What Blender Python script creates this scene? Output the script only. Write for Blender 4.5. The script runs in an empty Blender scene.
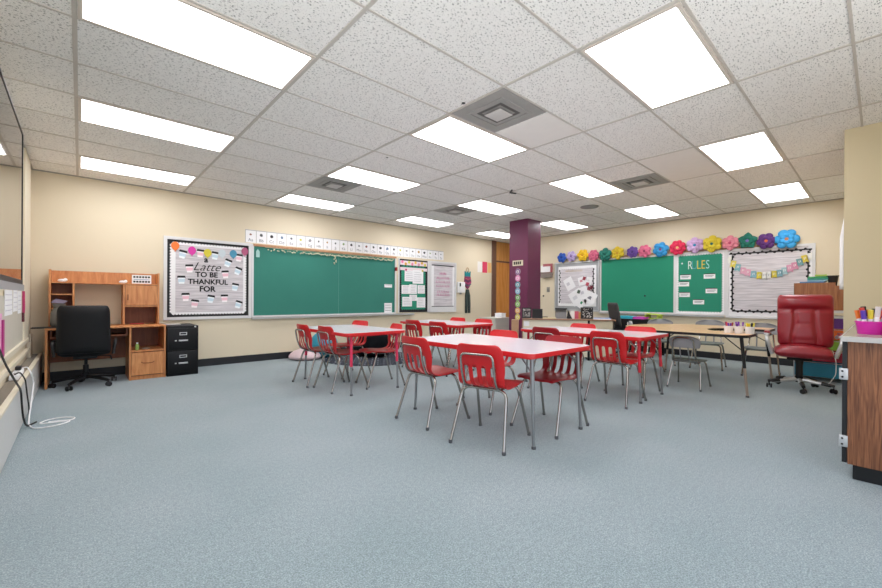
import bpy, bmesh, math, random
from mathutils import Vector, Matrix, Euler
random.seed(7)
PI = math.pi
scene = bpy.context.scene
COL = scene.collection
CAMH = 1.118
CEIL = CAMH + 1.6352
YB, XR, XL = 7.34, 9.0, -0.47          # back wall, right wall, left wall
GX, GY = -0.0301, 3.1712               # ceiling grid origin

# ------------------------------------------------------------------ materials
def lin(h):
    if isinstance(h, str):
        h = h.lstrip('#'); v = [int(h[i:i+2], 16) / 255 for i in (0, 2, 4)]
    else: v = list(h)
    return tuple(x / 12.92 if x <= .04045 else ((x + .055) / 1.055) ** 2.4 for x in v) + (1,)
_M = {}
def mat(name, col, rough=.6, metal=0, spec=.5, emis=None, coat=0, bump=None, vary=None, trans=0, alpha=1):
    if name in _M: return _M[name]
    m = bpy.data.materials.new(name); m.use_nodes = True
    nt = m.node_tree; b = nt.nodes['Principled BSDF']
    c = lin(col)
    b.inputs['Base Color'].default_value = c
    b.inputs['Roughness'].default_value = rough
    b.inputs['Metallic'].default_value = metal
    b.inputs['Specular IOR Level'].default_value = spec
    b.inputs['Coat Weight'].default_value = coat
    b.inputs['Transmission Weight'].default_value = trans
    b.inputs['Alpha'].default_value = alpha
    if emis:
        b.inputs['Emission Color'].default_value = lin(emis[0]); b.inputs['Emission Strength'].default_value = emis[1]
    tc = nt.nodes.new('ShaderNodeTexCoord')
    # every material gets at least a very faint procedural variation
    sc, amt = vary if vary else (9, .035)
    n = nt.nodes.new('ShaderNodeTexNoise'); n.inputs['Scale'].default_value = sc; n.inputs['Detail'].default_value = 4
    nt.links.new(tc.outputs['Object'], n.inputs['Vector'])
    mx = nt.nodes.new('ShaderNodeMix'); mx.data_type = 'RGBA'
    mx.inputs[6].default_value = tuple(x * (1 - amt) for x in c[:3]) + (1,)
    mx.inputs[7].default_value = tuple(min(1, x * (1 + amt)) for x in c[:3]) + (1,)
    nt.links.new(n.outputs['Fac'], mx.inputs[0]); nt.links.new(mx.outputs[2], b.inputs['Base Color'])
    if bump:
        n2 = nt.nodes.new('ShaderNodeTexNoise'); n2.inputs['Scale'].default_value = bump[0]; n2.inputs['Detail'].default_value = 3
        nt.links.new(tc.outputs['Object'], n2.inputs['Vector'])
        bp = nt.nodes.new('ShaderNodeBump'); bp.inputs['Strength'].default_value = bump[1]; bp.inputs['Distance'].default_value = .004
        nt.links.new(n2.outputs['Fac'], bp.inputs['Height']); nt.links.new(bp.outputs['Normal'], b.inputs['Normal'])
    _M[name] = m
    return m
def ramp(nt, stops):
    r = nt.nodes.new('ShaderNodeValToRGB'); e = r.color_ramp.elements
    while len(e) < len(stops): e.new(.5)
    for i, (p, c) in enumerate(stops): e[i].position = p; e[i].color = c
    return r
def wood(name, dark, light, scale=(1, 1, 12), rough=.45, dist=3., wscale=3., coat=0):
    m = bpy.data.materials.new(name); m.use_nodes = True; nt = m.node_tree; b = nt.nodes['Principled BSDF']
    tc = nt.nodes.new('ShaderNodeTexCoord'); mp = nt.nodes.new('ShaderNodeMapping'); mp.inputs['Scale'].default_value = scale
    n = nt.nodes.new('ShaderNodeTexNoise'); n.inputs['Scale'].default_value = wscale; n.inputs['Detail'].default_value = 8; n.inputs['Distortion'].default_value = dist
    nt.links.new(tc.outputs['Object'], mp.inputs['Vector']); nt.links.new(mp.outputs['Vector'], n.inputs['Vector'])
    r = ramp(nt, [(.32, lin(dark)), (.68, lin(light))])
    nt.links.new(n.outputs['Fac'], r.inputs[0]); nt.links.new(r.outputs[0], b.inputs['Base Color'])
    b.inputs['Roughness'].default_value = rough; b.inputs['Coat Weight'].default_value = coat
    _M[name] = m
    return m
def planks(name):      # printed whitewashed plank paper, horizontal boards
    m = bpy.data.materials.new(name); m.use_nodes = True; nt = m.node_tree; b = nt.nodes['Principled BSDF']
    tc = nt.nodes.new('ShaderNodeTexCoord')
    mp = nt.nodes.new('ShaderNodeMapping'); mp.inputs['Scale'].default_value = (1.5, 22, 1)
    n = nt.nodes.new('ShaderNodeTexNoise'); n.inputs['Scale'].default_value = 2.2; n.inputs['Detail'].default_value = 8
    nt.links.new(tc.outputs['Object'], mp.inputs['Vector']); nt.links.new(mp.outputs['Vector'], n.inputs['Vector'])
    r = ramp(nt, [(.3, lin('#bdb7bb')), (.7, lin('#e4dfe2'))]); nt.links.new(n.outputs['Fac'], r.inputs[0])
    sp = nt.nodes.new('ShaderNodeSeparateXYZ'); nt.links.new(tc.outputs['Object'], sp.inputs[0])
    m1 = nt.nodes.new('ShaderNodeMath'); m1.operation = 'MULTIPLY'; m1.inputs[1].default_value = 9.5; nt.links.new(sp.outputs['Y'], m1.inputs[0])
    m2 = nt.nodes.new('ShaderNodeMath'); m2.operation = 'FRACT'; nt.links.new(m1.outputs[0], m2.inputs[0])
    r2 = ramp(nt, [(0, (0, 0, 0, 1)), (.1, (1, 1, 1, 1))]); nt.links.new(m2.outputs[0], r2.inputs[0])
    mx = nt.nodes.new('ShaderNodeMix'); mx.data_type = 'RGBA'; mx.inputs[6].default_value = lin('#a5a0a8')
    nt.links.new(r2.outputs[0], mx.inputs[0]); nt.links.new(r.outputs[0], mx.inputs[7]); nt.links.new(mx.outputs[2], b.inputs['Base Color'])
    b.inputs['Roughness'].default_value = .6
    _M[name] = m
    return m
def carpet_mat():
    m = bpy.data.materials.new('carpet'); m.use_nodes = True; nt = m.node_tree; b = nt.nodes['Principled BSDF']
    tc = nt.nodes.new('ShaderNodeTexCoord')
    def nz(s, d=3):
        n = nt.nodes.new('ShaderNodeTexNoise'); n.inputs['Scale'].default_value = s; n.inputs['Detail'].default_value = d
        nt.links.new(tc.outputs['Object'], n.inputs['Vector']); return n
    a, c, d = nz(150, 3), nz(1.1, 3), nz(40, 4)
    r = ramp(nt, [(.34, lin('#717e7f')), (.5, lin('#8b9798')), (.66, lin('#a5b0b2'))])
    nt.links.new(a.outputs['Fac'], r.inputs[0])
    r2 = ramp(nt, [(.35, (.86, .9, .9, 1)), (.65, (1.04, 1.02, 1.03, 1))]); nt.links.new(c.outputs['Fac'], r2.inputs[0])
    r3 = ramp(nt, [(.35, (.88, .88, .88, 1)), (.65, (1.06, 1.06, 1.06, 1))]); nt.links.new(d.outputs['Fac'], r3.inputs[0])
    m1 = nt.nodes.new('ShaderNodeMix'); m1.data_type = 'RGBA'; m1.blend_type = 'MULTIPLY'; m1.inputs[0].default_value = 1
    nt.links.new(r.outputs[0], m1.inputs[6]); nt.links.new(r2.outputs[0], m1.inputs[7])
    m2 = nt.nodes.new('ShaderNodeMix'); m2.data_type = 'RGBA'; m2.blend_type = 'MULTIPLY'; m2.inputs[0].default_value = 1
    nt.links.new(m1.outputs[2], m2.inputs[6]); nt.links.new(r3.outputs[0], m2.inputs[7])
    nt.links.new(m2.outputs[2], b.inputs['Base Color'])
    b.inputs['Roughness'].default_value = .9; b.inputs['Specular IOR Level'].default_value = .25
    b.inputs['Sheen Weight'].default_value = .5; b.inputs['Sheen Tint'].default_value = lin('#dbe6f2')
    bp = nt.nodes.new('ShaderNodeBump'); bp.inputs['Strength'].default_value = .5; bp.inputs['Distance'].default_value = .004
    nt.links.new(a.outputs['Fac'], bp.inputs['Height']); nt.links.new(bp.outputs['Normal'], b.inputs['Normal'])
    return m
def ceiling_mat():
    m = bpy.data.materials.new('acoustic_tile'); m.use_nodes = True; nt = m.node_tree; b = nt.nodes['Principled BSDF']
    tc = nt.nodes.new('ShaderNodeTexCoord')
    def mapped(sc, rot=0):
        mp = nt.nodes.new('ShaderNodeMapping'); mp.inputs['Scale'].default_value = sc; mp.inputs['Rotation'].default_value = (0, 0, rot)
        nt.links.new(tc.outputs['Object'], mp.inputs['Vector']); return mp
    v = nt.nodes.new('ShaderNodeTexVoronoi'); v.inputs['Scale'].default_value = 1; v.inputs['Randomness'].default_value = 1
    nt.links.new(mapped((40, 74, 1), .25).outputs[0], v.inputs['Vector'])
    r = ramp(nt, [(.14, (0, 0, 0, 1)), (.30, (1, 1, 1, 1))]); nt.links.new(v.outputs['Distance'], r.inputs[0])
    v2 = nt.nodes.new('ShaderNodeTexVoronoi'); v2.inputs['Scale'].default_value = 120
    nt.links.new(tc.outputs['Object'], v2.inputs['Vector'])
    r2 = ramp(nt, [(.12, (0, 0, 0, 1)), (.27, (1, 1, 1, 1))]); nt.links.new(v2.outputs['Distance'], r2.inputs[0])
    mn = nt.nodes.new('ShaderNodeMath'); mn.operation = 'MULTIPLY'
    nt.links.new(r.outputs[0], mn.inputs[0]); nt.links.new(r2.outputs[0], mn.inputs[1])
    mx = nt.nodes.new('ShaderNodeMix'); mx.data_type = 'RGBA'
    mx.inputs[6].default_value = lin('#858280'); mx.inputs[7].default_value = lin('#faf8f5')
    nt.links.new(mn.outputs[0], mx.inputs[0]); nt.links.new(mx.outputs[2], b.inputs['Base Color'])
    b.inputs['Roughness'].default_value = .95; b.inputs['Specular IOR Level'].default_value = .1
    bp = nt.nodes.new('ShaderNodeBump'); bp.inputs['Strength'].default_value = .4; bp.inputs['Distance'].default_value = .003
    nt.links.new(mn.outputs[0], bp.inputs['Height']); nt.links.new(bp.outputs['Normal'], b.inputs['Normal'])
    return m
def rug_mat():
    m = bpy.data.materials.new('rug_navy'); m.use_nodes = True; nt = m.node_tree; b = nt.nodes['Principled BSDF']
    tc = nt.nodes.new('ShaderNodeTexCoord')
    br = nt.nodes.new('ShaderNodeTexBrick'); br.inputs['Scale'].default_value = 2.4; br.inputs['Mortar Size'].default_value = .007; br.inputs['Mortar Smooth'].default_value = 0
    br.inputs['Color1'].default_value = br.inputs['Color2'].default_value = lin('#141b2d'); br.inputs['Mortar'].default_value = lin('#b9bdc8')
    mp = nt.nodes.new('ShaderNodeMapping'); mp.inputs['Rotation'].default_value = (0, 0, .6)
    nt.links.new(tc.outputs['Object'], mp.inputs['Vector']); nt.links.new(mp.outputs[0], br.inputs['Vector'])
    nt.links.new(br.outputs['Color'], b.inputs['Base Color']); b.inputs['Roughness'].default_value = .95
    return m

M_wall = mat('wall_paint', '#e0d3b9', .55, spec=.35, bump=(60, .05), vary=(1.2, .02))
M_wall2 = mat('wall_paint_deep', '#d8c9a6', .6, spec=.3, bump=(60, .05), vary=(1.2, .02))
M_cream = mat('cream_enamel', '#e4dbc6', .45)
M_base = mat('black_vinyl', '#1b1d22', .5)
M_carpet = carpet_mat(); M_ceil = ceiling_mat()
M_grid = mat('grid_metal', '#c9c3bc', .5)
M_diff = mat('light_diffuser', '#ffffff', .5, emis=('#fbfbff', 8.0))
M_lframe = mat('light_frame', '#ddd3c8', .5)
M_vent = mat('vent_grey', '#a19f9c', .5, vary=(7, .15)); M_ventd = mat('vent_dark', '#7c7a78', .6)
M_smooth = mat('smooth_tile', '#f3efeb', .7)
M_white = mat('white_paper', '#f0eff0', .7); M_off = mat('off_white_paper', '#e3dfda', .7)
M_silver = mat('aluminium', '#c9cbcc', .35, metal=.55)
M_trimw = mat('board_frame_white', '#dddcdc', .45)
M_green = mat('chalk_green', '#3d8072', .75, spec=.2, vary=(1.6, .1)); M_green2 = mat('chalk_green_bright', '#2c8a6c', .75, spec=.2, vary=(1.6, .08))
M_feltg = mat('felt_green', '#2a8a6e', .9)
M_black = mat('black_card', '#17171a', .7)
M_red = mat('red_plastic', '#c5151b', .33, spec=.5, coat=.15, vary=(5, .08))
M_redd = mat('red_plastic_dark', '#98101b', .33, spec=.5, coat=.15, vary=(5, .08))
M_pinkred = mat('coral_plastic', '#d8242b', .35, coat=.1)
M_rededge = mat('red_edge', '#d4262b', .35)
M_redleg = mat('red_enamel', '#cf2438', .35); M_pinkleg = mat('pink_red_enamel', '#dd2f58', .35)
M_lam = mat('white_laminate', '#e9e1e8', .22, spec=.5, coat=.2)
M_chrome = mat('chrome', '#aeaaa5', .22, metal=1); M_chromed = mat('chrome_dark', '#93908e', .25, metal=1)
M_greyleg = mat('grey_steel', '#8f9294', .35, metal=.6)
M_foot = mat('glide_grey', '#55565a', .5)
M_gplast = mat('grey_plastic', '#9a999b', .45); M_gplastd = mat('grey_green_plastic', '#626b69', .45)
M_oak = wood('oak_laminate', '#c99b6b', '#dfb88a', (2, 14, 2), .3, 1.2, 2.)
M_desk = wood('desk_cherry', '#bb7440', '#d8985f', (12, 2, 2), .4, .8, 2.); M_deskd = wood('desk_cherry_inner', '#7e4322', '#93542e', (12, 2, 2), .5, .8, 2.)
M_walnut = wood('walnut_laminate', '#5c3421', '#9a6542', (34, 34, 1.6), .38, 1.5, 2.); M_walnut2 = wood('warm_walnut_laminate', '#8a5230', '#b27747', (28, 28, 1.5), .4, 1., 2.)
M_door = wood('door_wood', '#cc8435', '#e09f55', (9, 9, 1), .4, 1., 1.5); M_brown = mat('brown_frame', '#6e5044', .5)
M_purple = mat('purple_paint', '#6e3050', .32, spec=.5, vary=(1, .05))
M_bplast = mat('black_plastic', '#121316', .45); M_bleather = mat('black_leather', '#0c0d11', .5, spec=.3, bump=(120, .1)); M_bmetal = mat('black_metal', '#0b0c10', .45, spec=.3)
M_rleather = mat('red_leather', '#8f1524', .32, coat=.15, bump=(90, .15), vary=(4, .08))
M_glass = mat('screen_glass', '#2e2d2c', .03, spec=1.0, metal=.0)
M_plank = planks('plank_paper'); M_graycl = mat('grey_cloth', '#a3a5a6', .8); M_cork = wood('cork_strip', '#a97f5c', '#c79a78', (3, 3, 3), .9)
M_bag = mat('bean_bag_black', '#0d1014', .9, spec=.1, bump=(8, .6)); M_pinkbag = mat('bean_bag_pink', '#d9c0c4', .75, bump=(6, .5)); M_teal = mat('teal_ball', '#2f8ea8', .45)
M_mag = mat('magenta_plastic', '#d62aa6', .35, coat=.1); M_rug = rug_mat()
M_scrib = mat('ink_grey', '#77777c', .8); M_ink = mat('ink_black', '#141416', .8)
def paint(hexc, rough=.6, **k): return mat('paint_' + hexc.strip('#'), hexc, rough, **k)

# ------------------------------------------------------------------ mesh builder
class MB:
    def __init__(s): s.bm = bmesh.new()
    def box(s, x0, x1, y0, y1, z0, z1, M=None, bev=0):
        r = bmesh.ops.create_cube(s.bm, size=1)
        T = Matrix.Translation(((x0+x1)/2, (y0+y1)/2, (z0+z1)/2)) @ Matrix.Diagonal((abs(x1-x0), abs(y1-y0), abs(z1-z0), 1))
        bmesh.ops.transform(s.bm, matrix=T, verts=r['verts'])
        vs = r['verts']
        if bev:
            es = list({e for v in vs for e in v.link_edges})
            rr = bmesh.ops.bevel(s.bm, geom=es, offset=bev, segments=2, affect='EDGES', profile=.5)
            vs = list({v for f in rr['faces'] for v in f.verts} | {v for v in vs if v.is_valid})
        if M is not None: bmesh.ops.transform(s.bm, matrix=M, verts=[v for v in vs if v.is_valid])
        return s
    def prism(s, pts, z0, z1, M=None, bev=0):
        a = [s.bm.verts.new((p[0], p[1], z0)) for p in pts]; b = [s.bm.verts.new((p[0], p[1], z1)) for p in pts]
        n = len(pts)
        s.bm.faces.new(a[::-1]); s.bm.faces.new(b)
        for i in range(n): s.bm.faces.new((a[i], a[(i+1) % n], b[(i+1) % n], b[i]))
        if M is not None: bmesh.ops.transform(s.bm, matrix=M, verts=a+b)
        return s
    def ring(s, outer, inner, z0, z1, M=None):     # two loops of equal count
        n = len(outer); V = []
        for loop in (outer, inner):
            for z in (z0, z1): V.append([s.bm.verts.new((p[0], p[1], z)) for p in loop])
        oa, ob, ia, ib = V
        for i in range(n):
            j = (i+1) % n
            for q in ((oa[i], oa[j], ob[j], ob[i]), (ia[j], ia[i], ib[i], ib[j]), (ob[i], ob[j], ib[j], ib[i]), (oa[j], oa[i], ia[i], ia[j])): s.bm.faces.new(q)
        if M is not None: bmesh.ops.transform(s.bm, matrix=M, verts=[v for l in V for v in l])
        return s
    def frame(s, x0, x1, y0, y1, w, z0, z1, M=None):
        return s.ring([(x0, y0), (x1, y0), (x1, y1), (x0, y1)], [(x0+w, y0+w), (x1-w, y0+w), (x1-w, y1-w), (x0+w, y1-w)], z0, z1, M)
    def lathe(s, prof, c=(0, 0, 0), n=24, M=None):
        R = []
        for r, z in prof:
            R.append([s.bm.verts.new((c[0]+r*math.cos(2*PI*i/n), c[1]+r*math.sin(2*PI*i/n), c[2]+z)) for i in range(n)] if r > 1e-6 else [s.bm.verts.new((c[0], c[1], c[2]+z))])
        for a, b in zip(R, R[1:]):
            for i in range(n):
                j = (i+1) % n
                q = []
                for v in ((a[i % len(a)]), (a[j % len(a)]), (b[j % len(b)]), (b[i % len(b)])):
                    if v not in q: q.append(v)
                if len(q) > 2: s.bm.faces.new(q)
        if len(R[0]) > 1: s.bm.faces.new(R[0][::-1])
        if len(R[-1]) > 1: s.bm.faces.new(R[-1])
        if M is not None: bmesh.ops.transform(s.bm, matrix=M, verts=[v for l in R for v in l])
        return s
    def tube(s, pts, r, n=8, r1=None, fil=0, M=None):
        P = [Vector(p) for p in pts]
        if fil:
            Q = [P[0]]
            for i in range(1, len(P)-1):
                a, b, c = P[i-1], P[i], P[i+1]
                d = min(fil, (a-b).length*.45, (c-b).length*.45)
                u, v = b+(a-b).normalized()*d, b+(c-b).normalized()*d
                for k in range(6):
                    t = k/5; Q.append(u*(1-t)**2 + b*2*t*(1-t) + v*t*t)
            Q.append(P[-1]); P = Q
        T = [(P[min(i+1, len(P)-1)]-P[max(i-1, 0)]).normalized() for i in range(len(P))]
        ref = Vector((0, 0, 1)) if abs(T[0].z) < .9 else Vector((1, 0, 0))
        N = T[0].cross(ref).normalized(); rings = []
        for i, (p, t) in enumerate(zip(P, T)):
            N = (N - t*N.dot(t)).normalized(); B = t.cross(N)
            rr = r if r1 is None else r+(r1-r)*i/(len(P)-1)
            rings.append([s.bm.verts.new(p+(N*math.cos(2*PI*k/n)+B*math.sin(2*PI*k/n))*rr) for k in range(n)])
        for a, b in zip(rings, rings[1:]):
            for k in range(n): s.bm.faces.new((a[k], a[(k+1) % n], b[(k+1) % n], b[k]))
        s.bm.faces.new(rings[0][::-1]); s.bm.faces.new(rings[-1])
        if M is not None: bmesh.ops.transform(s.bm, matrix=M, verts=[v for l in rings for v in l])
        return s
    def grid(s, pts):       # pts[v][u] -> quads
        V = [[s.bm.verts.new(p) for p in row] for row in pts]
        for a, b in zip(V, V[1:]):
            for i in range(len(a)-1): s.bm.faces.new((a[i], a[i+1], b[i+1], b[i]))
        return s
    def ball(s, c, r, sc=(1, 1, 1), n=16, M=None):
        q = bmesh.ops.create_uvsphere(s.bm, u_segments=n, v_segments=max(6, n*2//3), radius=r)
        T = Matrix.Translation(c) @ Matrix.Diagonal((*sc, 1))
        bmesh.ops.transform(s.bm, matrix=(M @ T if M is not None else T), verts=q['verts'])
        return s
    def mesh(s, name, m=None, smooth=True, ang=40):
        bmesh.ops.recalc_face_normals(s.bm, faces=s.bm.faces)
        me = bpy.data.meshes.new(name); s.bm.to_mesh(me); s.bm.free()
        if m: me.materials.append(m)
        if smooth:
            for p in me.polygons: p.use_smooth = True
            try: me.set_sharp_from_angle(angle=math.radians(ang))
            except Exception: pass
        return me

def link(o, parent=None, M=None):
    COL.objects.link(o)
    if parent is not None: o.parent = parent
    if M is not None: o.matrix_local = M
    return o
def thing(name, label, cat, M=None, group=None):
    o = bpy.data.objects.new(name, None); o.empty_display_size = .1; link(o)
    if M is not None: o.matrix_world = M
    o['label'] = label; o['category'] = cat
    if group: o['group'] = group
    return o
def part(name, mb, m, parent, M=None, label=None, smooth=True):
    me = mb if isinstance(mb, bpy.types.Mesh) else mb.mesh(name, m, smooth)
    o = bpy.data.objects.new(name, me); link(o, parent, M)
    if label: o['label'] = label
    return o
def single(name, mb, m, label, cat, M=None, group=None, smooth=True):
    me = mb if isinstance(mb, bpy.types.Mesh) else mb.mesh(name, m, smooth)
    o = bpy.data.objects.new(name, me); link(o)
    if M is not None: o.matrix_world = M
    o['label'] = label; o['category'] = cat
    if group: o['group'] = group
    return o
def struct(name, mb, m, parent=None, smooth=False):
    o = bpy.data.objects.new(name, mb.mesh(name, m, smooth)); link(o, parent)
    if parent is None: o['kind'] = 'structure'
    return o
def dup(root, label, M, group=None):
    r = root.copy(); COL.objects.link(r); r.matrix_world = M; r['label'] = label
    if group: r['group'] = group
    for ch in list(root.children):
        c = ch.copy(); COL.objects.link(c); c.parent = r
        for g in ch.children:
            d = g.copy(); COL.objects.link(d); d.parent = c
    return r
def Tz(x, y, z=0, deg=0, s=1): return Matrix.Translation((x, y, z)) @ Matrix.Rotation(math.radians(deg), 4, 'Z') @ Matrix.Scale(s, 4)
def BACK(x, z, d=0, roll=0): # frame on the back wall: local X right, Y up, Z out of the wall
    return Matrix.Translation((x, YB-d, z)) @ Matrix(((1, 0, 0, 0), (0, 0, -1, 0), (0, 1, 0, 0), (0, 0, 0, 1))) @ Matrix.Rotation(math.radians(roll), 4, 'Z')
def RIGHT(y, z, d=0, roll=0, X=XR): # frame on a wall that faces -X
    return Matrix.Translation((X-d, y, z)) @ Matrix(((0, 0, -1, 0), (-1, 0, 0, 0), (0, 1, 0, 0), (0, 0, 0, 1))) @ Matrix.Rotation(math.radians(roll), 4, 'Z')
def LEFT(y, z, d=0):  # frame on the left wall (faces +X): local X towards +Y
    return Matrix.Translation((XL+d, y, z)) @ Matrix(((0, 0, 1, 0), (1, 0, 0, 0), (0, 1, 0, 0), (0, 0, 0, 1)))
def text(s, size, m, ext=.002, off=0, shear=0, spacing=1):
    c = bpy.data.curves.new('lettering', 'FONT'); c.body = s; c.size = size; c.extrude = ext; c.offset = off; c.shear = shear
    c.align_x = 'CENTER'; c.align_y = 'CENTER'; c.space_character = spacing; c.resolution_u = 3
    o = bpy.data.objects.new('lettering', c); COL.objects.link(o)
    dg = bpy.context.evaluated_depsgraph_get()
    me = bpy.data.meshes.new_from_object(o.evaluated_get(dg)); bpy.data.objects.remove(o)
    me.materials.clear(); me.materials.append(m)
    return me

# ------------------------------------------------------------------ shell
YF = -1.0   # room is left open behind the viewer at this line
struct('floor', MB().box(XL-.1, 10.2, YF, YB+.1, -.05, 0), M_carpet)
struct('ceiling', MB().box(XL-.1, 10.2, YF, YB+.1, CEIL, CEIL+.05), M_ceil)
struct('wall_back', MB().box(XL-.1, 8.56, YB, YB+.1, 0, CEIL), M_wall)
struct('wall_right', MB().box(XR, XR+.1, .24, 6.35, 0, CEIL).box(XR, 9.75, 6.35, 6.45, 0, CEIL).box(9.65, 9.75, 6.45, YB, 0, CEIL), M_wall)
struct('wall_left', MB().box(XL-.1, XL, YF, 2.2, 0, .65).box(XL-.1, XL, YF, 2.2, 2.62, CEIL).box(XL-.1, XL, 2.2, YB, 0, CEIL), M_wall)
struct('fill_window', MB().box(XL-.08, XL-.03, YF, 2.2, .65, .7).box(XL-.08, XL-.03, YF, 2.2, 2.57, 2.62).box(XL-.08, XL-.03, .57, .63, .7, 2.57).box(XL-.08, XL-.03, 2.15, 2.2, .7, 2.57).box(XL-.1, XL+.04, YF, 2.2, .63, .65), M_cream)  # unseen window opening, added to let in fill daylight
struct('wall_front', MB().box(5.42, XR+.1, .14, .24, 0, CEIL), M_wall2)
struct('wall_near', MB().box(5.42, 5.52, YF, .14, 0, CEIL), M_wall2)
struct('wall_light_block', MB().box(3.0, 5.52, YF-.1, YF, 0, CEIL), M_wall2)  # unseen wall, added to keep the open side from overlighting the counter
struct('wall_pillar', MB().box(6.72, 7.18, 4.81, 5.27, 0, CEIL), M_purple)
struct('baseboard_back', MB().box(XL, 8.56, YB-.012, YB, 0, .12), M_base)
struct('baseboard_right', MB().box(XR-.012, XR, .24, 6.35, 0, .12), M_base)
struct('baseboard_pillar', MB().frame(6.708, 7.192, 4.798, 5.282, .012, 0, .1), M_base)
# left wall mouldings: two rails, pilaster, shade panel
struct('trim_1', MB().box(XL, XL+.03, YF, 6.95, .585, .63).box(XL, XL+.03, YF, 6.95, .46, .5).box(XL, XL+.035, 6.85, 7.08, .38, .66), M_cream)
struct('trim_2', MB().box(XL, XL+.02, 6.3, 6.95, .63, CEIL), M_cream)
w = struct('window_1', MB().box(XL, XL+.008, 2.2, 6.3, .63, 1.12), mat('shade_cloth', '#c9c2b4', .7))
# door at the far end of the back wall
struct('trim_3', MB().box(8.56, 8.73, YB-.03, YB+.1, 0, CEIL).box(8.73, 9.64, YB+.02, YB+.1, 2.17, 2.21), M_brown)
struct('trim_4', MB().box(8.73, 9.65, YB+.0, YB+.05, 2.21, CEIL-.005), wood('transom_wood', '#cc8f4a', '#e0a662', (9, 9, 1), .4, 1., 1.5))
d = struct('door_1', MB().box(8.76, 9.62, YB+.03, YB+.08, .01, 2.165), M_door)
for z in (.25, 1.3, 2.0): part('hinge', MB().box(8.735, 8.765, YB+.005, YB+.03, z-.05, z+.05), M_bmetal, d)
part('door_handle', MB().tube([(9.5, YB+.03, 1.0), (9.5, YB-.03, 1.0), (9.4, YB-.03, 1.0)], .01, fil=.02), M_silver, d)
# ceiling grid
g = MB()
for L in range(0, 9):
    x = GX+1.2192*L
    if x < 9.6: g.box(x-.012, x+.012, YF, YB, CEIL-.006, CEIL)
r = -9
while GY+.6096*r < YB:
    y = GY+.6096*r
    if y > YF: g.box(XL, 9.65, y-.008, y+.008, CEIL-.0055, CEIL)
    r += 1
struct('trim_5', g, M_grid)
struct('trim_6', MB().box(XL, 9.65, YB-.02, YB, CEIL-.012, CEIL).box(XR-.02, XR, .24, 6.35, CEIL-.012, CEIL).box(XL, XL+.02, YF, YB-.02, CEIL-.012, CEIL), mat('wall_angle', '#a9a49c', .6))

# ------------------------------------------------------------------ ceiling fittings
def cellc(L, r): return GX+1.2192*(L+.5), GY+.6096*(r+.5)
files = {0: 'leftmost file', 2: 'second file from left', 4: 'third file from left', 6: 'rightmost file'}
rows = {-7: 'above the viewer', -4: 'nearest the viewer', -1: 'second from the viewer', 2: 'third from the viewer', 5: 'nearest the back wall'}
proto = None
for L in (0, 2, 4, 6):
    for r in (-4, -1, 2, 5):
        if r == -7 and L > 2: continue
        if (L, r) == (6, -7): continue
        x, y = cellc(L, r)
        lab = 'white rectangular ceiling light panel, %s, %s' % (files[L], rows[r])
        M = Tz(x, y, CEIL)
        if proto is None:
            proto = thing('ceiling_light', lab, 'light', M, 'recessed ceiling light panels')
            part('frame', MB().frame(-.596, .596, -.291, .291, .022, -.012, -.0), M_lframe, proto)
            part('diffuser', MB().box(-.574, .574, -.269, .269, -.009, -.001), M_diff, proto)
        else: dup(proto, lab, M)
def vent(x, y, lab):
    t = thing('air_vent', lab, 'air vent', Tz(x, y, CEIL), 'square grey ceiling air vents')
    part('face_plate', MB().box(-.29, .29, -.29, .29, -.008, 0).frame(-.2, .2, -.2, .2, .025, -.016, -.007), M_vent, t)
    part('dark_slot', MB().frame(-.135, .135, -.135, .135, .03, -.0095, -.007), paint('#5d5b59'), t)
    part('deflector', MB().lathe([(.12, -.022), (.125, -.028), (.11, -.034), (0, -.034)], n=4, M=Matrix.Rotation(PI/4, 4, 'Z')).box(-.02, .02, -.02, .02, -.03, -.007), mat('vent_light', '#cfccc9', .5), t)
for (x, y), lab in [((GX+1.2192*2+.305, GY-.6096*1.5), 'large grey square air vent nearest the viewer, beside a white blank tile'),
                    ((GX+1.2192*2+.305, GY+.6096*3.5), 'grey square air vent between two light panels near the left back wall'),
                    ((GX+1.2192*4+.915, GY-.6096*1.5), 'grey square air vent towards the right wall'),
                    ((GX+1.2192*4+.305, GY+.6096*3.5), 'small-looking far grey air vent just left of the purple pillar')]: vent(x, y, lab)
for i, (x, y, w_, lab) in enumerate([(GX+1.2192*2+.915, GY-.6096*1.5, .29, 'smooth white blank ceiling tile beside the nearest air vent'),
                      (GX+1.2192*4.5, GY-.6096*2.5, .595, 'smooth pinkish white ceiling tile in front of the right-hand air vent')]):
    single('blank_tile', MB().box(-w_, w_, -.29, .29, -.004, 0), M_smooth, lab, 'ceiling tile', Tz(x, y, CEIL))
t = thing('ceiling_speaker', 'round grey speaker grille in the ceiling right of the purple pillar', 'speaker', Tz(6.66, 3.46, CEIL))
part('grille', MB().lathe([(.0, -.012), (.12, -.012), (.14, -.006), (.14, 0)]), mat('grille_grey', '#8f9090', .6), t)
part('rim', MB().lathe([(.141, 0), (.141, -.01), (.15, -.008), (.155, 0)]), M_ventd, t)
single('tile_edge_mark', MB().tube([(-.08, -.05, -.004), (.0, .05, -.008), (.11, .02, -.004)], .011), M_bplast, 'bent black mark for a broken ceiling tile edge left of the pillar', 'clip', Tz(4.86, 3.76, CEIL-.006))  # black tube stands for the dark gap at a crooked tile edge
for x, y, rr, lab in [(2.37, 2.35, .016, 'black disc for a round hole in the ceiling tile beside the nearest vent'), (2.64, 3.86, .012, 'small black disc for a hole in the ceiling tile beyond the nearest vent')]:
    single('hole_disc', MB().lathe([(0, -.004), (rr, -.004), (rr, 0)], n=10), M_bplast, lab, 'cap', Tz(x, y, CEIL))  # flat black disc stands for the dark of a small hole

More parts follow.
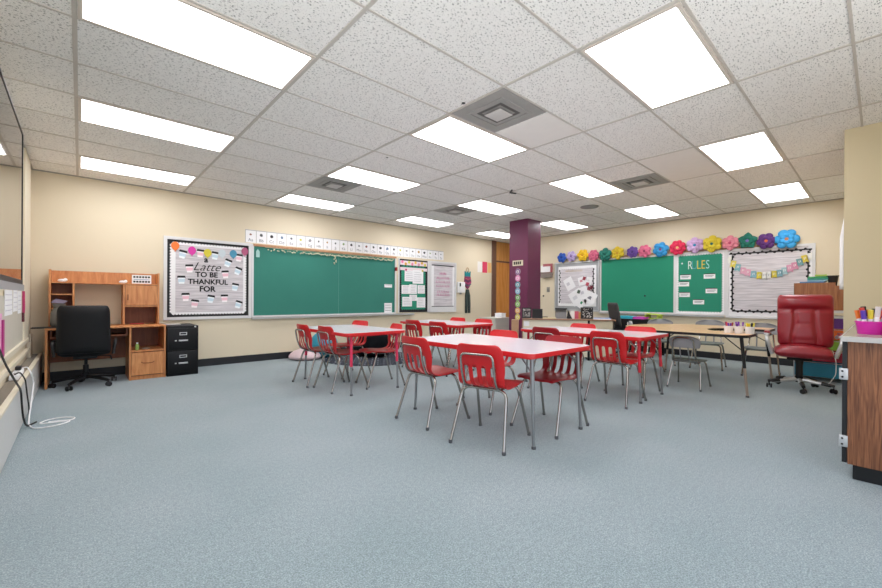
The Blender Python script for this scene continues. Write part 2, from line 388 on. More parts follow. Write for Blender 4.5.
# ------------------------------------------------------------------ wall boards
def scallop(mb, x0, x1, y0, y1, w, n_per=.05, z0=.012, z1=.015):
    """border strips along the rectangle with half-round scallops on the inner side"""
    mb.frame(x0, x1, y0, y1, w, z0, z1)
    r = n_per*.42
    for (ax, ay, bx, by) in ((x0+w, y0+w, x1-w, y0+w), (x1-w, y0+w, x1-w, y1-w), (x1-w, y1-w, x0+w, y1-w), (x0+w, y1-w, x0+w, y0+w)):
        L = math.hypot(bx-ax, by-ay); k = max(3, int(L/n_per))
        for i in range(k):
            t = (i+.5)/k; mb.lathe([(r, z0), (r, z1-.0004), (0, z1-.0004)], (ax+(bx-ax)*t, ay+(by-ay)*t, 0), 8)
    return mb
def wavy(mb, x0, y0, x1, y1, w, z0, z1, n_per=.055):
    L = math.hypot(x1-x0, y1-y0); k = int(L/n_per); ux, uy = (x1-x0)/L, (y1-y0)/L; r = n_per*.36
    h = w*.28
    mb.prism([(x0-uy*h, y0+ux*h), (x0+uy*h, y0-ux*h), (x1+uy*h, y1-ux*h), (x1-uy*h, y1+ux*h)], z0, z1)
    for i in range(k):
        s_ = (i+.5)*L/k; q = w*.3*(-1)**i
        mb.lathe([(r, z0), (r, z1+.0004), (0, z1+.0004)], (x0+ux*s_-uy*q, y0+uy*s_+ux*q, 0), 8)
    return mb

# A: latte bulletin board, back wall  x .94..2.21, z .765..2.06
bx0, bx1, bz0, bz1 = .94, 2.2, .76, 2.05
cx, cz = (bx0+bx1)/2, (bz0+bz1)/2; hw, hh = (bx1-bx0)/2, (bz1-bz0)/2
t = thing('bulletin_board', 'bulletin board with plank paper and the words a Latte to be thankful for', 'bulletin board', BACK(cx, cz))
part('frame', MB().frame(-hw, hw, -hh, hh, .045, 0, .03), M_trimw, t)
part('backing', MB().box(-hw+.045, hw-.045, -hh+.045, hh-.045, 0, .008), M_black, t)
part('white_border', MB().frame(-hw+.1, hw-.1, -hh+.1, hh-.1, .06, .008, .0105), M_white, t)
part('plank_paper', MB().box(-hw+.155, hw-.13, -hh+.12, hh-.12, .006, .0112), M_plank, t, smooth=False)
sc = MB()       # outward scallops of the white border
for sgn in (-1, 1):
    k = 24
    for i in range(k):
        p = -hw+.11+(i+.5)*(2*hw-.22)/k
        sc.lathe([(.022, .008), (.022, .0102), (0, .0102)], (p, sgn*(hh-.1), 0), 8); sc.lathe([(.022, .008), (.022, .0102), (0, .0102)], (sgn*(hw-.1), p*hh/hw, 0), 8)
part('scalloped_edge', sc, M_white, t)
for s_, sz, x, z, off, sh in [('a', .13, 1.51, 1.72, .003, 0), ('Latte', .19, 1.515, 1.60, -.001, .45), ('TO BE', .115, 1.52, 1.475, .003, 0), ('THANKFUL', .112, 1.545, 1.36, .003, 0), ('FOR', .12, 1.53, 1.245, .004, 0)]:
    single('cutout_lettering', text(s_, sz, M_ink, .0015, off, sh), None, 'black cut-out lettering reading %s on the plank paper board' % s_, 'lettering', BACK(x, z, .0155))
cups = [(1.187, 1.787, 'b', -12), (1.43, 1.82, 'p', -5), (1.64, 1.80, 'b', -8), (2.0, 1.79, 'p', -5), (1.28, 1.57, 'p', 4), (1.83, 1.69, 'b', -20), (1.793, 1.50, 'p', 5), (1.173, 1.388, 'b', 2), (1.985, 1.565, 'b', -22), (1.942, 1.292, 'b', -10), (1.231, 1.12, 'p', 2), (1.354, 1.015, 'p', -8), (1.579, 1.09, 'b', -10), (1.782, 1.10, 'p', 2), (1.995, .998, 'b', -18)]
cupw = ['below the orange balloon', 'between the magenta and yellow balloons', 'right of the yellow balloon', 'under the rose balloon at the right end', 'left of the word Latte', 'upper right of the word Latte',
        'right of the words TO BE', 'left of the word THANKFUL', 'right edge level with Latte', 'right edge below THANKFUL', 'lower left, beside the border', 'lowest on the left', 'bottom middle below FOR', 'bottom right of the word FOR', 'lowest in the right corner']
for (x, z, c, rl), wv in zip(cups, cupw):
    t = thing('paper_cup_cutout', '%s paper coffee cup cut-out with black lid, %s' % ('pink' if c == 'p' else 'pale blue', wv), 'paper cut-out', BACK(x, z, .012, rl), 'paper coffee cups on the plank board')
    part('cup', MB().prism([(-.036, -.065), (.036, -.065), (.048, .035), (-.048, .035)], 0, .002), paint('#fdf3f6') if c == 'p' else paint('#f2f8fc'), t)
    part('sleeve', MB().prism([(-.042, -.035), (.042, -.035), (.046, .01), (-.046, .01)], .002, .003), paint('#f0c6d2') if c == 'p' else paint('#cadeea'), t)
    part('lid', MB().prism([(-.058, .03), (.058, .03), (.05, .062), (-.05, .062)], 0, .003), M_black, t)
for x, z, c, nm, hv in [(1.088, 1.905, '#ee7a31', 'orange', ''), (1.312, 1.85, '#d939a3', 'magenta', ''), (1.53, 1.83, '#d8cb3a', 'yellow', ''), (1.74, 1.84, '#cfd8dd', 'pale grey', ''), (1.91, 1.845, '#4a94b4', 'steel blue', ''), (2.092, 1.9, '#b1577c', 'rose', '')]:
    pts = [(.055*math.cos(a)*(1 if math.sin(a) > 0 else 1-.25*abs(math.sin(a))), .068*math.sin(a)) for a in [2*PI*i/20 for i in range(20)]]
    t = thing('paper_balloon', '%s paper balloon pinned along the top of the plank paper board' % nm, 'paper balloon', BACK(x, z, .015), 'paper balloons on the plank board')
    part('balloon', MB().prism(pts, 0, .012), paint(c), t); part('knot', MB().prism([(-.012, -.085), (.012, -.085), (0, -.062)], .002, .01), paint(c), t)

# B: long chalkboard, back wall
t = thing('chalkboard', 'long green chalkboard with metal chalk tray on the left back wall', 'chalkboard', BACK(3.735, 1.405))
part('frame', MB().frame(-1.53, 1.53, -.635, .635, .03, 0, .03), M_trimw, t)
part('writing_surface', MB().box(-1.5, 1.5, -.605, .605, 0, .012), M_green, t)
part('chalk_tray', MB().box(-1.53, 2.02, -.665, -.635, 0, .07).box(-1.53, 2.02, -.64, -.63, .0, .03), M_silver, t)
part('map_rail', MB().box(-1.51, 1.53, .605, .645, .012, .035), M_cork, t)
part('panel_joint', MB().box(.12, .126, -.605, .605, .012, .0135), paint('#5fa193'), t)
# beaded garland hanging along the top of the chalkboard
gm = MB()
for i in range(150):
    x = -1.3+2.75*i/150+random.uniform(-.006, .006)
    if x < -.55 and random.random() < .35: continue
    gm.ball((x, -.02-.02*abs(math.sin(i*.42))-random.uniform(0, .02), 0), .013, n=6)
for q in range(9): gm.ball((.02+random.uniform(-.02, .03), -.06-.018*q, 0), .013, n=6)
gm.tube([(-1.32, 0, 0), (0, -.01, 0), (1.46, 0, 0)], .003, 5)
o = single('fringe_garland', gm, mat('garland_mixed', '#d6d2b4', .7, vary=(60, .5)), 'cream and green beaded garland strung along the top of the long chalkboard', 'garland', BACK(3.735, 2.0, .045))
o['kind'] = 'stuff'
for x, z, w_, h_, ln, lab in [(5.06, 1.39, .1, .035, 1, 'narrow white name strip on the right of the long chalkboard'), (5.06, .9, .1, .11, 3, 'white notice sheet at the bottom right corner of the long chalkboard')]:
    t = thing('notice_sheet', lab, 'paper notice', BACK(x, z, .012))
    part('sheet', MB().box(-w_, w_, -h_, h_, 0, .002), M_white, t)
    k = MB()
    for i in range(ln): k.box(-w_*.8, w_*.8, h_*.6-i*h_*.55-.006, h_*.6-i*h_*.55+.002, .002, .0028)
    part('writing', k, M_scrib, t)
single('calendar_clip', MB().box(-.02, .02, -.04, .04, 0, .05, bev=.005), M_redd, 'small red and black clip at the right edge of the long chalkboard', 'clip', BACK(5.24, 1.77, .03))
single('spray_bottle_card', MB().prism([(-.03, -.07), (.03, -.07), (.03, .03), (.0, .07), (-.03, .03)], 0, .004), paint('#9fc7c2'), 'pale blue tag at the upper left corner of the long chalkboard', 'tag', BACK(2.3, 1.89, .032))
# alphabet cards: 26
x0, x1, z0, z1 = 2.1, 6.727, 2.068, 2.29
cw = (x1-x0)/26
pic = ['#8d5b4c', '#555555', '#222222', '#6a7f98', '#5b5b5b', '#c9c24a', '#999999', '#333333', '#b08a4f', '#444444', '#7d9a58', '#222226', '#8b8b8b']
for i in range(26):
    ch = chr(65+i)
    t = thing('alphabet_card', 'white alphabet card lettered %s%s in the strip above the left boards' % (ch, ch.lower()), 'alphabet card', BACK(x0+cw*(i+.5), (z0+z1)/2), 'alphabet cards above the chalkboard')
    part('card', MB().box(-cw/2+.002, cw/2-.002, -.111, .111, 0, .003), M_white, t)
    part('border_stripe', MB().box(-cw/2+.002, cw/2-.002, .1, .108, .003, .004).box(-cw/2+.002, -cw/2+.007, -.11, .1, .003, .0035), M_scrib, t)
    part('letters', text(ch+ch.lower(), .075, M_scrib, .0006), None, t, Matrix.Translation((0, -.065, .0038)))
    k = MB(); rr = random.uniform(.018, .034)
    k.prism([(rr*random.uniform(.7, 1.2)*math.cos(a), .03+rr*random.uniform(.7, 1.2)*math.sin(a)) for a in [2*PI*j/9 for j in range(9)]], .003, .0042)
    part('picture', k, paint(pic[i % 13]), t)

# C: black bordered green board with papers
t = thing('schedule_board', 'black-bordered green board crowded with white schedule sheets', 'bulletin board', BACK(5.78, 1.405))
part('frame', MB().box(-.445, -.425, -.62, .62, 0, .03).box(.415, .47, -.62, .62, 0, .03), M_trimw, t)
part('backing', MB().box(-.425, .415, -.61, .61, 0, .01), M_feltg, t)
part('black_border', scallop(MB(), -.425, .415, -.61, .61, .05, .05, .01, .014), M_black, t)
for i, (x, z, w_, h_, lab) in enumerate([(5.65, 1.64, .14, .13, 'left of the top pair'), (5.9, 1.62, .16, .16, 'right of the top pair'), (5.55, 1.32, .13, .1, 'at the left of the middle row'), (5.76, 1.33, .11, .11, 'in the centre of the middle row'), (6.0, 1.33, .11, .1, 'at the right of the middle row'),
        (5.58, 1.04, .14, .11, 'at bottom left'), (6.0, 1.02, .13, .12, 'at bottom right'), (5.76, 1.13, .11, .07, 'at bottom centre, above the bare green patch')]):
    q = thing('schedule_sheet', 'white typed sheet on the black-bordered board, %s' % lab, 'paper sheet', BACK(x, z, .014+.0035*(i % 3)), 'sheets on the schedule board')
    part('paper', MB().box(-w_, w_, -h_, h_, 0, .002), M_white, q)
    k = MB()
    for j in range(5): k.box(-w_*.75, w_*random.uniform(.3, .8), h_*.7-j*h_*.33-.006, h_*.7-j*h_*.33, .002, .0026)
    part('writing', k, paint('#a09aa2'), q)
hd = thing('header_strip', 'white header strip with pink, yellow and orange cut-outs on the schedule board', 'paper header', BACK(5.78, 1.93, .016))
part('strip', MB().box(-.4, .4, -.05, .05, 0, .003).box(-.4, .4, -.17, -.1, 0, .003), paint('#e8d7db'), hd)
for i, c in enumerate(['#e77fa4', '#e0a43c', '#d9d04a', '#e77fa4', '#efc04f', '#dc93b0', '#e0b33c', '#d9d04a']):
    part('cut_out', MB().lathe([(.035, 0), (.035, .003), (0, .003)], (-.34+i*.096, .02*(-1)**i, .003), 7), paint(c), hd)
    part('doodle', MB().box(-.36+i*.096, -.33+i*.096, -.085, -.055, .003, .006), M_ink, hd)
for x, z, c, nm in [(5.54, 1.77, '#c8427a', 'magenta'), (6.03, 1.77, '#c9b84a', 'ochre')]:
    single('pushpin_flower', MB().lathe([(.028, 0), (.028, .006), (0, .012)], n=7), paint(c), '%s paper dot pinned at the top of the schedule sheets' % nm, 'paper dot', BACK(x, z, .026))
# D: grey plank board right of it
t = thing('plank_board', 'small white-framed board with grey plank paper and pink lettering', 'bulletin board', BACK(6.7, 1.405))
part('frame', MB().frame(-.445, .45, -.625, .625, .04, 0, .035).box(-.4, .41, -.62, -.49, 0, .02), M_trimw, t)
part('plank_paper', MB().box(-.405, .41, -.5, .59, 0, .012), M_plank, t, smooth=False)
part('black_edging', MB().box(-.36, .36, .515, .54, .012, .018).box(-.36, .36, -.49, -.475, .012, .018), M_black, t)
part('side_strip', MB().box(-.38, -.3, -.47, .51, .012, .014).box(.33, .4, -.47, .51, .012, .014), M_white, t)
k = MB(); random.seed(3)
for zz, n_, a in [(.33, 7, .1), (.22, 9, .2), (.12, 9, .22), (.02, 8, .2), (-.12, 7, .18), (-.2, 8, .2)]:
    for i in range(n_):
        x = -a+2*a*i/(n_-1); k.tube([(x-.015, zz-.03, .013), (x+random.uniform(-.01, .02), zz+.03, .013), (x+.02, zz-.025, .013)], .0055, 5)
part('pink_lettering', k, paint('#cf86a8'), t)

# back wall small things
t = thing('wall_phone', 'white wall phone between the plank board and the knitted hanging', 'phone', BACK(7.32, 1.4))
part('body', MB().box(-.13, .13, -.13, .15, 0, .06, bev=.012), M_white, t); part('handset', MB().box(-.09, -.03, -.1, .11, .06, .09, bev=.01), M_white, t)
part('display', MB().box(-.11, -.06, .03, .12, .09, .092), M_ink, t); part('cord_stub', MB().box(-.03, .02, -.17, -.13, .01, .04), M_gplast, t)
t = thing('woven_wall_hanging', 'teal and pink woven wall hanging with a long dark fringe', 'wall hanging', BACK(7.58, 1.6))
part('loop', MB().tube([(-.05, .22, .01), (-.045, .3, .01), (0, .34, .01), (.045, .3, .01), (.05, .22, .01)], .01), paint('#c8a67f'), t)
part('teal_band', MB().prism([(-.1, .1), (.1, .1), (.11, .24), (.04, .19), (0, .24), (-.04, .19), (-.1, .24)], 0, .025), paint('#1f8b8f', .8), t)
wb = MB(); wb.prism([(-.1, .1), (.1, .1), (.13, -.05), (.07, -.17), (0, -.23), (-.07, -.17), (-.12, -.05)], 0, .03); part('knot_body', wb, mat('woven_plum', '#8b3f63', .85, vary=(22, .5)), t)
for i in range(4): part('woven_stripe', MB().tube([(-.11, .06-i*.055, .03), (0, .02-i*.055, .034), (.115, .06-i*.055, .03)], .008, 6), paint(['#e06a5a', '#2a2f55', '#d84f86', '#1f6f7d'][i], .8), t)
for i in range(8):
    x = -.085+.024*i
    part('fringe_strand', MB().tube([(x*.5, -.24, .012), (x, -.4, .02), (x+random.uniform(-.02, .02), -.62, .02), (x*1.1+random.uniform(-.02, .02), -.86, .015)], .01, 6, r1=.014), paint(['#3d4742', '#20262a', '#566a61', '#30363c'][i % 4], .9), t)
for x, z, w_, h_, c, lab in [(8.08, 1.985, .1, .145, '#eee9e2', 'white paper left of the pink one beside the door'), (8.27, 1.985, .1, .15, '#dd3f63', 'bright pink paper between white and orange papers beside the door'), (8.47, 1.985, .075, .14, '#efc07e', 'pale orange paper next to the brown door frame')]:
    single('colour_card', MB().box(-w_, w_, -h_, h_, 0, .003), paint(c), lab, 'paper card', BACK(x, z), 'three cards by the door')

# pillar sign and circles
PF = lambda y, z, d=0: RIGHT(y, z, d, X=6.72)
t = thing('pillar_sign', 'small cream sign with dark lettering on the purple pillar', 'sign', PF(5.05, 1.86))
part('board', MB().box(-.13, .13, -.055, .055, 0, .01), paint('#ddd3b8'), t)
k = MB()
for i in range(4): k.box(-.1+i*.05, -.065+i*.05, -.03, .03, .01, .012)
part('lettering', k, M_ink, t)
cc = [('#7a4a86', 'purple'), ('#e07fb5', 'pink'), ('#3a8fa0', 'teal'), ('#6aa9c8', 'light blue'), ('#4f9a35', 'dark green'), ('#77b53b', 'leaf green'), ('#e3a73c', 'amber'), ('#d8c83a', 'yellow')]
for i, (c, nm) in enumerate(cc):
    z = 1.68-i*.134
    t = thing('badge_disc', 'round %s badge with a pale ring in the column on the purple pillar' % nm, 'badge', PF(5.05, z), 'round badges down the pillar')
    part('disc', MB().lathe([(.064, 0), (.064, .004), (0, .004)], n=24), M_off, t); part('colour_ring', MB().lathe([(.06, .004), (.06, .006), (0, .006)], n=24), paint(c), t)
    part('inner_disc', MB().lathe([(.034, .006), (.034, .0075), (0, .0075)], n=20), M_off, t); part('symbol', MB().prism([(-.02, -.018), (.02, -.018), (.012, .006), (0, .022), (-.012, .006)], .0075, .0085), paint(c), t)

# ------------------------------------------------------------------ right wall
t = thing('file_holder', 'wall file holder stuffed with papers between pillar and grey bulletin board', 'file holder', RIGHT(5.82, 1.84))
part('pocket', MB().prism([(-.15, -.17), (.16, -.16), (.18, -.06), (-.17, -.02)], 0, .08), mat('pocket_grey', '#8a7f78', .4), t)
part('papers', MB().box(-.18, .15, -.1, .15, .01, .03).box(-.15, .12, -.05, .12, .055, .075), M_white, t); part('red_folder', MB().box(-.1, .175, -.04, .19, .035, .05), paint('#a9595e'), t)
part('front_band', MB().box(-.17, .18, -.05, -.03, .08, .09), paint('#7a5a50'), t)
t = thing('light_switch', 'grey metal switch plate under the wall file holder', 'switch', RIGHT(5.79, 1.365))
part('plate', MB().box(-.045, .045, -.065, .065, 0, .006, bev=.002), mat('switch_grey', '#9b978f', .4, metal=.5), t); part('toggle', MB().box(-.008, .008, -.02, .02, .006, .02), M_gplast, t)
single('wall_button', MB().lathe([(.02, 0), (.02, .02), (.01, .03), (0, .03)], n=12), M_bplast, 'tiny black knob on the wall beside the purple pillar', 'knob', RIGHT(5.93, 1.2))
# cork board with grey frame
t = thing('project_board', 'grey-framed bulletin board with overlapping white project papers near the pillar', 'bulletin board', RIGHT(4.99, 1.44))
part('frame', MB().frame(-.6, .585, -.61, .6, .035, 0, .03), M_silver, t); part('grey_cloth', MB().box(-.565, .55, -.575, .565, 0, .012), M_graycl, t)
part('white_border', scallop(MB(), -.5, .5, -.49, .49, .05, .055, .014, .017), M_white, t); part('plank_paper', MB().box(-.46, .46, -.45, .45, .012, .0145), M_plank, t, smooth=False)
k = wavy(wavy(MB(), -.455, -.42, -.455, .42, .03, .017, .02), .43, .42, .43, -.42, .03, .017, .02); part('black_edging', k, M_black, t)
k = MB()
for i in range(13): k.tube([(-.3+i*.035, .36, .016), (-.285+i*.035, .4, .016), (-.275+i*.035, .35, .016)], .004, 5)
part('heading', k, paint('#c2a877'), t)
for i, (y, z, w_, h_, rl, lab) in enumerate([(5.18, 1.5, .12, .15, 28, 'tilted left one at mid height'), (4.98, 1.17, .17, .17, 32, 'large diamond-turned one at lower left'), (4.62, 1.14, .13, .15, -25, 'lower right one with a dark drawing'), (4.8, 1.28, .12, .14, 20, 'one in the lower middle'), (4.84, 1.56, .1, .1, 12, 'upper middle one with red photos'), (4.66, 1.56, .07, .09, -10, 'small upper right one'), (4.84, 1.02, .07, .13, -35, 'bottom one with a green clip')]):
    q = thing('project_paper', 'white student paper on the grey-framed board, %s' % lab, 'paper sheet', RIGHT(y, z, .0205+.004*(i % 4), rl), 'papers on the grey-framed board')
    part('sheet', MB().box(-w_, w_, -h_, h_, 0, .002), M_white, q)
    part('drawing', MB().box(-w_*.6, w_*.1, -h_*.2, h_*.3, .002, .003), paint(['#cfcdd2', '#d6d6da', '#7b7f88', '#cfcdd2', '#c98a94', '#dedede', '#2f8a5b'][i]), q)
for y, z, c, nm in [(4.78, 1.62, '#8e3242', 'dark red'), (4.7, 1.48, '#b4485a', 'rose'), (4.6, 1.4, '#7c2f3c', 'maroon'), (4.92, 1.3, '#4c5b4d', 'dark green'), (4.66, 1.38, '#a04a55', 'brick')]:
    single('photo_scrap', MB().prism([(-.05, -.03), (.02, -.05), (.05, .03), (-.02, .05)], 0, .002), paint(c), '%s photo scrap among the papers on the grey-framed board' % nm, 'photo', RIGHT(y, z, .036), 'photos on the grey-framed board')
# second chalkboard
t = thing('chalkboard', 'bright green square-ish chalkboard in the middle of the right wall', 'chalkboard', RIGHT(3.6, 1.44))
part('frame', MB().frame(-.79, .785, -.61, .61, .025, 0, .03), M_trimw, t); part('writing_surface', MB().box(-.765, .76, -.585, .585, 0, .012), M_green2, t)
part('chalk_tray', MB().box(-.8, 1.62, -.645, -.615, 0, .07), M_silver, t); part('map_rail', MB().box(-.79, 2.4, .635, .665, 0, .03), M_cork, t)
single('magnet_dot', MB().lathe([(.02, 0), (.018, .01), (0, .01)], n=10), M_bplast, 'small black magnet on the right-wall chalkboard', 'magnet', RIGHT(3.4, 1.2, .012))
# rules board
t = thing('rules_board', 'green bulletin board with white scalloped border headed RULES', 'bulletin board', RIGHT(2.385, 1.44))
part('frame', MB().frame(-.43, .43, -.61, .62, .025, 0, .03), M_trimw, t); part('felt', MB().box(-.405, .405, -.585, .595, 0, .01), M_feltg, t)
part('scalloped_border', scallop(MB(), -.405, .405, -.585, .595, .022, .045, .01, .014), M_white, t)
for i, (ch, c) in enumerate([('R', '#e8efe8'), ('U', '#57a0b0'), ('L', '#e3d54a'), ('E', '#efc33f'), ('S', '#a9dfe0')]):
    single('cutout_letter', text(ch, .24, paint(c), .0015, -.002), None, 'tall thin cut-out letter %s in the RULES heading' % ch, 'letter', RIGHT(2.55-i*.075, 1.8, .012) @ Matrix.Diagonal((.62, 1, 1, 1)), 'letters of the RULES heading')
single('tiny_star', MB().lathe([(.018, 0), (.018, .003), (0, .003)], n=5), M_white, 'tiny white star beside the RULES heading', 'star', RIGHT(2.69, 1.85, .012))
for y, z, wv in [(2.63, 1.58, 'top left'), (2.66, 1.44, 'second on the left'), (2.645, 1.226, 'third on the left'), (2.4, 1.083, 'lowest, bottom centre'), (2.22, 1.582, 'top right'), (2.187, 1.3, 'lower right')]:
    t = thing('rule_card', 'white rule card on the green RULES board, %s' % wv, 'card', RIGHT(y, z, .01), 'rule cards')
    part('card', MB().box(-.095, .095, -.05, .035, 0, .003), M_white, t); part('dark_header', MB().box(-.09, .09, .035, .05, 0, .004), M_ink, t)
    part('writing', MB().box(-.07, .07, .005, .015, .003, .004).box(-.07, .05, -.018, -.01, .003, .004), M_scrib, t)
# plank board with banner
t = thing('plank_board', 'large white-framed board of whitewashed plank paper behind the red chair', 'bulletin board', RIGHT(1.335, 1.43))
part('frame', MB().frame(-.62, .61, -.64, .64, .04, 0, .03), M_trimw, t); part('plank_paper', MB().box(-.58, .57, -.6, .6, 0, .012), M_plank, t, smooth=False)
part('side_band', MB().box(-.58, -.53, -.6, .6, .012, .014).box(.52, .57, -.6, .6, .012, .014).box(-.53, .52, -.6, -.53, .012, .014), M_white, t)
k = MB(); wavy(k, -.57, .545, .57, .545, .04, .014, .018); wavy(k, -.52, .52, -.52, -.5, .035, .014, .018); wavy(k, .52, .52, .52, -.5, .035, .014, .018); wavy(k, -.52, -.51, .52, -.51, .04, .014, .018)
part('black_edging', k, M_black, t)
ban = [(1.916, 1.888, '#f0efe6', 'white'), (1.842, 1.804, '#e0cf55', 'yellow'), (1.772, 1.737, '#7fb3b8', 'teal'), (1.695, 1.671, '#dba3b8', 'pink'), (1.62, 1.636, '#dba3b8', 'pink'), (1.54, 1.60, '#86b2bf', 'blue'), (1.453, 1.578, '#dccb45', 'yellow'), (1.385, 1.574, '#f2f1ec', 'white'), (1.32, 1.576, '#f2f1ec', 'white'),
       (1.253, 1.59, '#dccb45', 'yellow'), (1.18, 1.605, '#7fa9b5', 'blue'), (1.113, 1.642, '#a4c3c9', 'pale blue'), (1.047, 1.683, '#df9fb9', 'pink'), (.981, 1.722, '#d992ae', 'deep pink'), (.917, 1.78, '#6f9a9c', 'teal'), (.853, 1.835, '#e0cb4b', 'yellow'), (.79, 1.865, '#f0efe6', 'white')]
for i, (y, z, c, nm) in enumerate(ban):
    sl = -28+56*i/16 if i not in (7, 8, 9) else 0
    t = thing('banner_pennant', '%s bunting tag, number %d from the left on the banner string' % (nm, i+1), 'bunting tag', RIGHT(y, z-.02, .025, sl*.5), 'bunting tags on the plank board')
    part('tag', MB().prism([(-.04, .065), (-.04, -.065), (0, -.045), (.04, -.065), (.04, .065)], 0, .003), paint(c), t)
    part('mark', MB().tube([(-.01, -.01, .004), (-.008, .03, .004), (.012, .03, .004), (.01, 0, .004)], .004, 5), paint('#8a8a90') if i in (7, 8) else paint('#f5f2ee'), t)
sp = [Vector((8.978, y, z+.04)) for y, z, _, _ in ban]
single('banner_string', MB().tube(sp, .004, 5), M_off, 'pale string holding the bunting tags across the plank board', 'string')
# paper flowers
def flower(y, z, R, col, ccol, npet, lab, seed, pointed=False, layers=1):
    rnd = random.Random(seed)
    t = thing('paper_flower', lab, 'paper flower', RIGHT(y, z, .045, rnd.uniform(0, 60)), 'paper flowers along the top of the right-wall boards')
    me = None
    for ly in range(layers+1):
        rr = R*(1, .62)[ly]; rows_ = []; W = (.36 if npet > 6 else .40)*rr*(1.12 if npet == 5 else 1)
        for a in range(9):
            u = (0, .15, .3, .45, .6, .75, .87, .95, 1)[a]
            if pointed: wv = W*(.3+.7*math.sin(PI/2*u/.5)) if u < .5 else W*(1-((u-.5)/.5)**1.6)+.002
            else: wv = W*(.28+.72*math.sin(PI/2*u/.64)) if u < .64 else W*math.sqrt(max(.01, 1-((u-.64)/.36)**2))
            rows_.append([(u*rr, wv*(b-2)/2, .01+ly*.02+.30*rr*math.sin(PI*u*.85)*(1 if ly == 0 else 1.5)-.13*rr*((b-2)/2)**2*math.sin(PI*min(1, u*.9))) for b in range(5)])
        mb = MB().grid(rows_); pm = mb.mesh('petal', paint(col, .7))
        for i in range(npet):
            o = part('petal', pm, None, t, Matrix.Rotation(2*PI*(i+.5*ly)/npet, 4, 'Z') @ Matrix.Rotation(rnd.uniform(-.12, .12), 4, 'X'))
            s_ = o.modifiers.new('s', 'SOLIDIFY'); s_.thickness = .003
    part('flower_centre', MB().lathe([(R*.2, 0), (R*.22, .03), (R*.17, .055), (0, .065)], n=10), paint(ccol, .8), t)
    part('backing_disc', MB().lathe([(R*.3, -.04), (R*.3, .014), (0, .014)], n=12), paint(col, .7), t)
fl = [(5.36, 2.155, .13, '#2456b4', '#16347e', 6, 'royal blue paper flower at the far left of the row'), (5.1, 2.17, .135, '#b5a3cf', '#8f6fae', 6, 'lavender paper flower second from the left'),
      (4.8, 2.175, .15, '#e2b619', '#c98d1d', 6, 'golden yellow paper flower above the grey-framed board'), (4.53, 2.15, .14, '#c9617d', '#b04a6a', 7, 'dusty pink paper flower above the right end of the grey-framed board'),
      (4.25, 2.15, .155, '#127061', '#0d574c', 5, 'dark teal paper flower at the left corner of the green chalkboard'), (3.965, 2.16, .15, '#d9bd2c', '#c7992c', 6, 'yellow paper flower next to the dark teal one'),
      (3.64, 2.155, .13, '#6a4a9c', '#3d2a66', 7, 'purple paper flower above the green chalkboard'), (3.39, 2.155, .14, '#de6f8f', '#7d2748', 7, 'pink paper flower with a dark plum centre'),
      (3.07, 2.16, .16, '#3193cf', '#7d4a7a', 6, 'sky blue paper flower above the right half of the green chalkboard'), (2.755, 2.17, .155, '#d6254f', '#e8c58a', 8, 'crimson paper flower with a cream centre'),
      (2.45, 2.19, .16, '#c9a6cf', '#3b8fb5', 6, 'pale lilac paper flower with a blue centre'), (2.165, 2.19, .165, '#ddc531', '#1d6b66', 6, 'bright yellow paper flower with a teal centre'),
      (1.88, 2.18, .14, '#e58b9b', '#b84261', 6, 'salmon pink paper flower above the corner of the plank board'), (1.62, 2.19, .155, '#14715f', '#7c6fb3', 5, 'green star-shaped paper flower with a lilac centre'),
      (1.355, 2.16, .145, '#5b2d74', '#d96a3a', 6, 'dark violet paper flower with an orange centre'), (1.08, 2.165, .175, '#3aa0dc', '#c9825a', 6, 'big turquoise blue paper flower at the right end of the row')]
for i, (y, z, R, c, cc_, n_, lab) in enumerate(fl): flower(y, z, R, c, cc_, n_, lab, i, pointed=('star' in lab), layers=1)

# ------------------------------------------------------------------ left wall: display, papers, radiator, cables
t = thing('wall_display', 'large glossy flat wall display at the left edge reflecting the room', 'display', Matrix.Translation((0, 0, 0)))
part('bezel', MB().ring([(2.33, 1.2), (4.29, 1.2), (4.29, 2.32), (2.33, 2.32)], [(2.345, 1.235), (4.28, 1.235), (4.28, 2.31), (2.345, 2.31)], -.025, .004, LEFT(0, 0, .15)), M_bplast, t)
part('screen', MB().box(2.345, 4.28, 1.235, 2.31, -.02, 0, LEFT(0, 0, .15)), M_glass, t, smooth=False)
part('mounting_bracket', MB().box(3.0, 3.6, 1.5, 2.0, 0, .13, LEFT(0, 0, 0)), M_bmetal, t)
t = thing('pen_tray', 'grey metal tray rail under the wall display', 'tray', Matrix())
part('tray', MB().box(2.4, 4.25, 1.165, 1.196, 0, .16, LEFT(0, 0, 0)), M_silver, t); part('lip', MB().box(2.4, 4.25, 1.155, 1.2, .16, .165, LEFT(0, 0, 0)), M_gplast, t)
for y0, y1, z0, z1, lab in [(4.85, 5.35, .95, 1.17, 'white paper chart taped under the display, nearer one'), (5.42, 5.75, .97, 1.18, 'white paper chart taped under the display, middle one'), (5.8, 6.1, .94, 1.17, 'narrow white paper hanging beside the pink lanyard')]:
    q = thing('wall_chart', lab, 'paper chart', Matrix())
    part('sheet', MB().box(y0, y1, z0, z1, .009, .012, LEFT(0, 0)), M_white, q)
    k = MB()
    for j in range(4): k.box(y0+.03, y1-.03, z0+.04+j*.045, z0+.045+j*.045, .012, .0128, LEFT(0, 0))
    part('ruling', k, paint('#b9b4c4'), q)
t = thing('lanyard', 'pink lanyard with a dark tag hanging on the left wall', 'lanyard', Matrix())
part('strap', MB().tube([(6.21, 1.17, .02), (6.22, 1.0, .021), (6.215, .93, .02)], .012, 6, M=LEFT(0, 0)), paint('#c23a6e'), t); part('tag', MB().box(6.18, 6.26, .84, .94, .009, .026, LEFT(0, 0)), paint('#5f2430'), t)
t = thing('pink_folder', 'pink and magenta papers hanging at the extreme left edge', 'folder', Matrix())
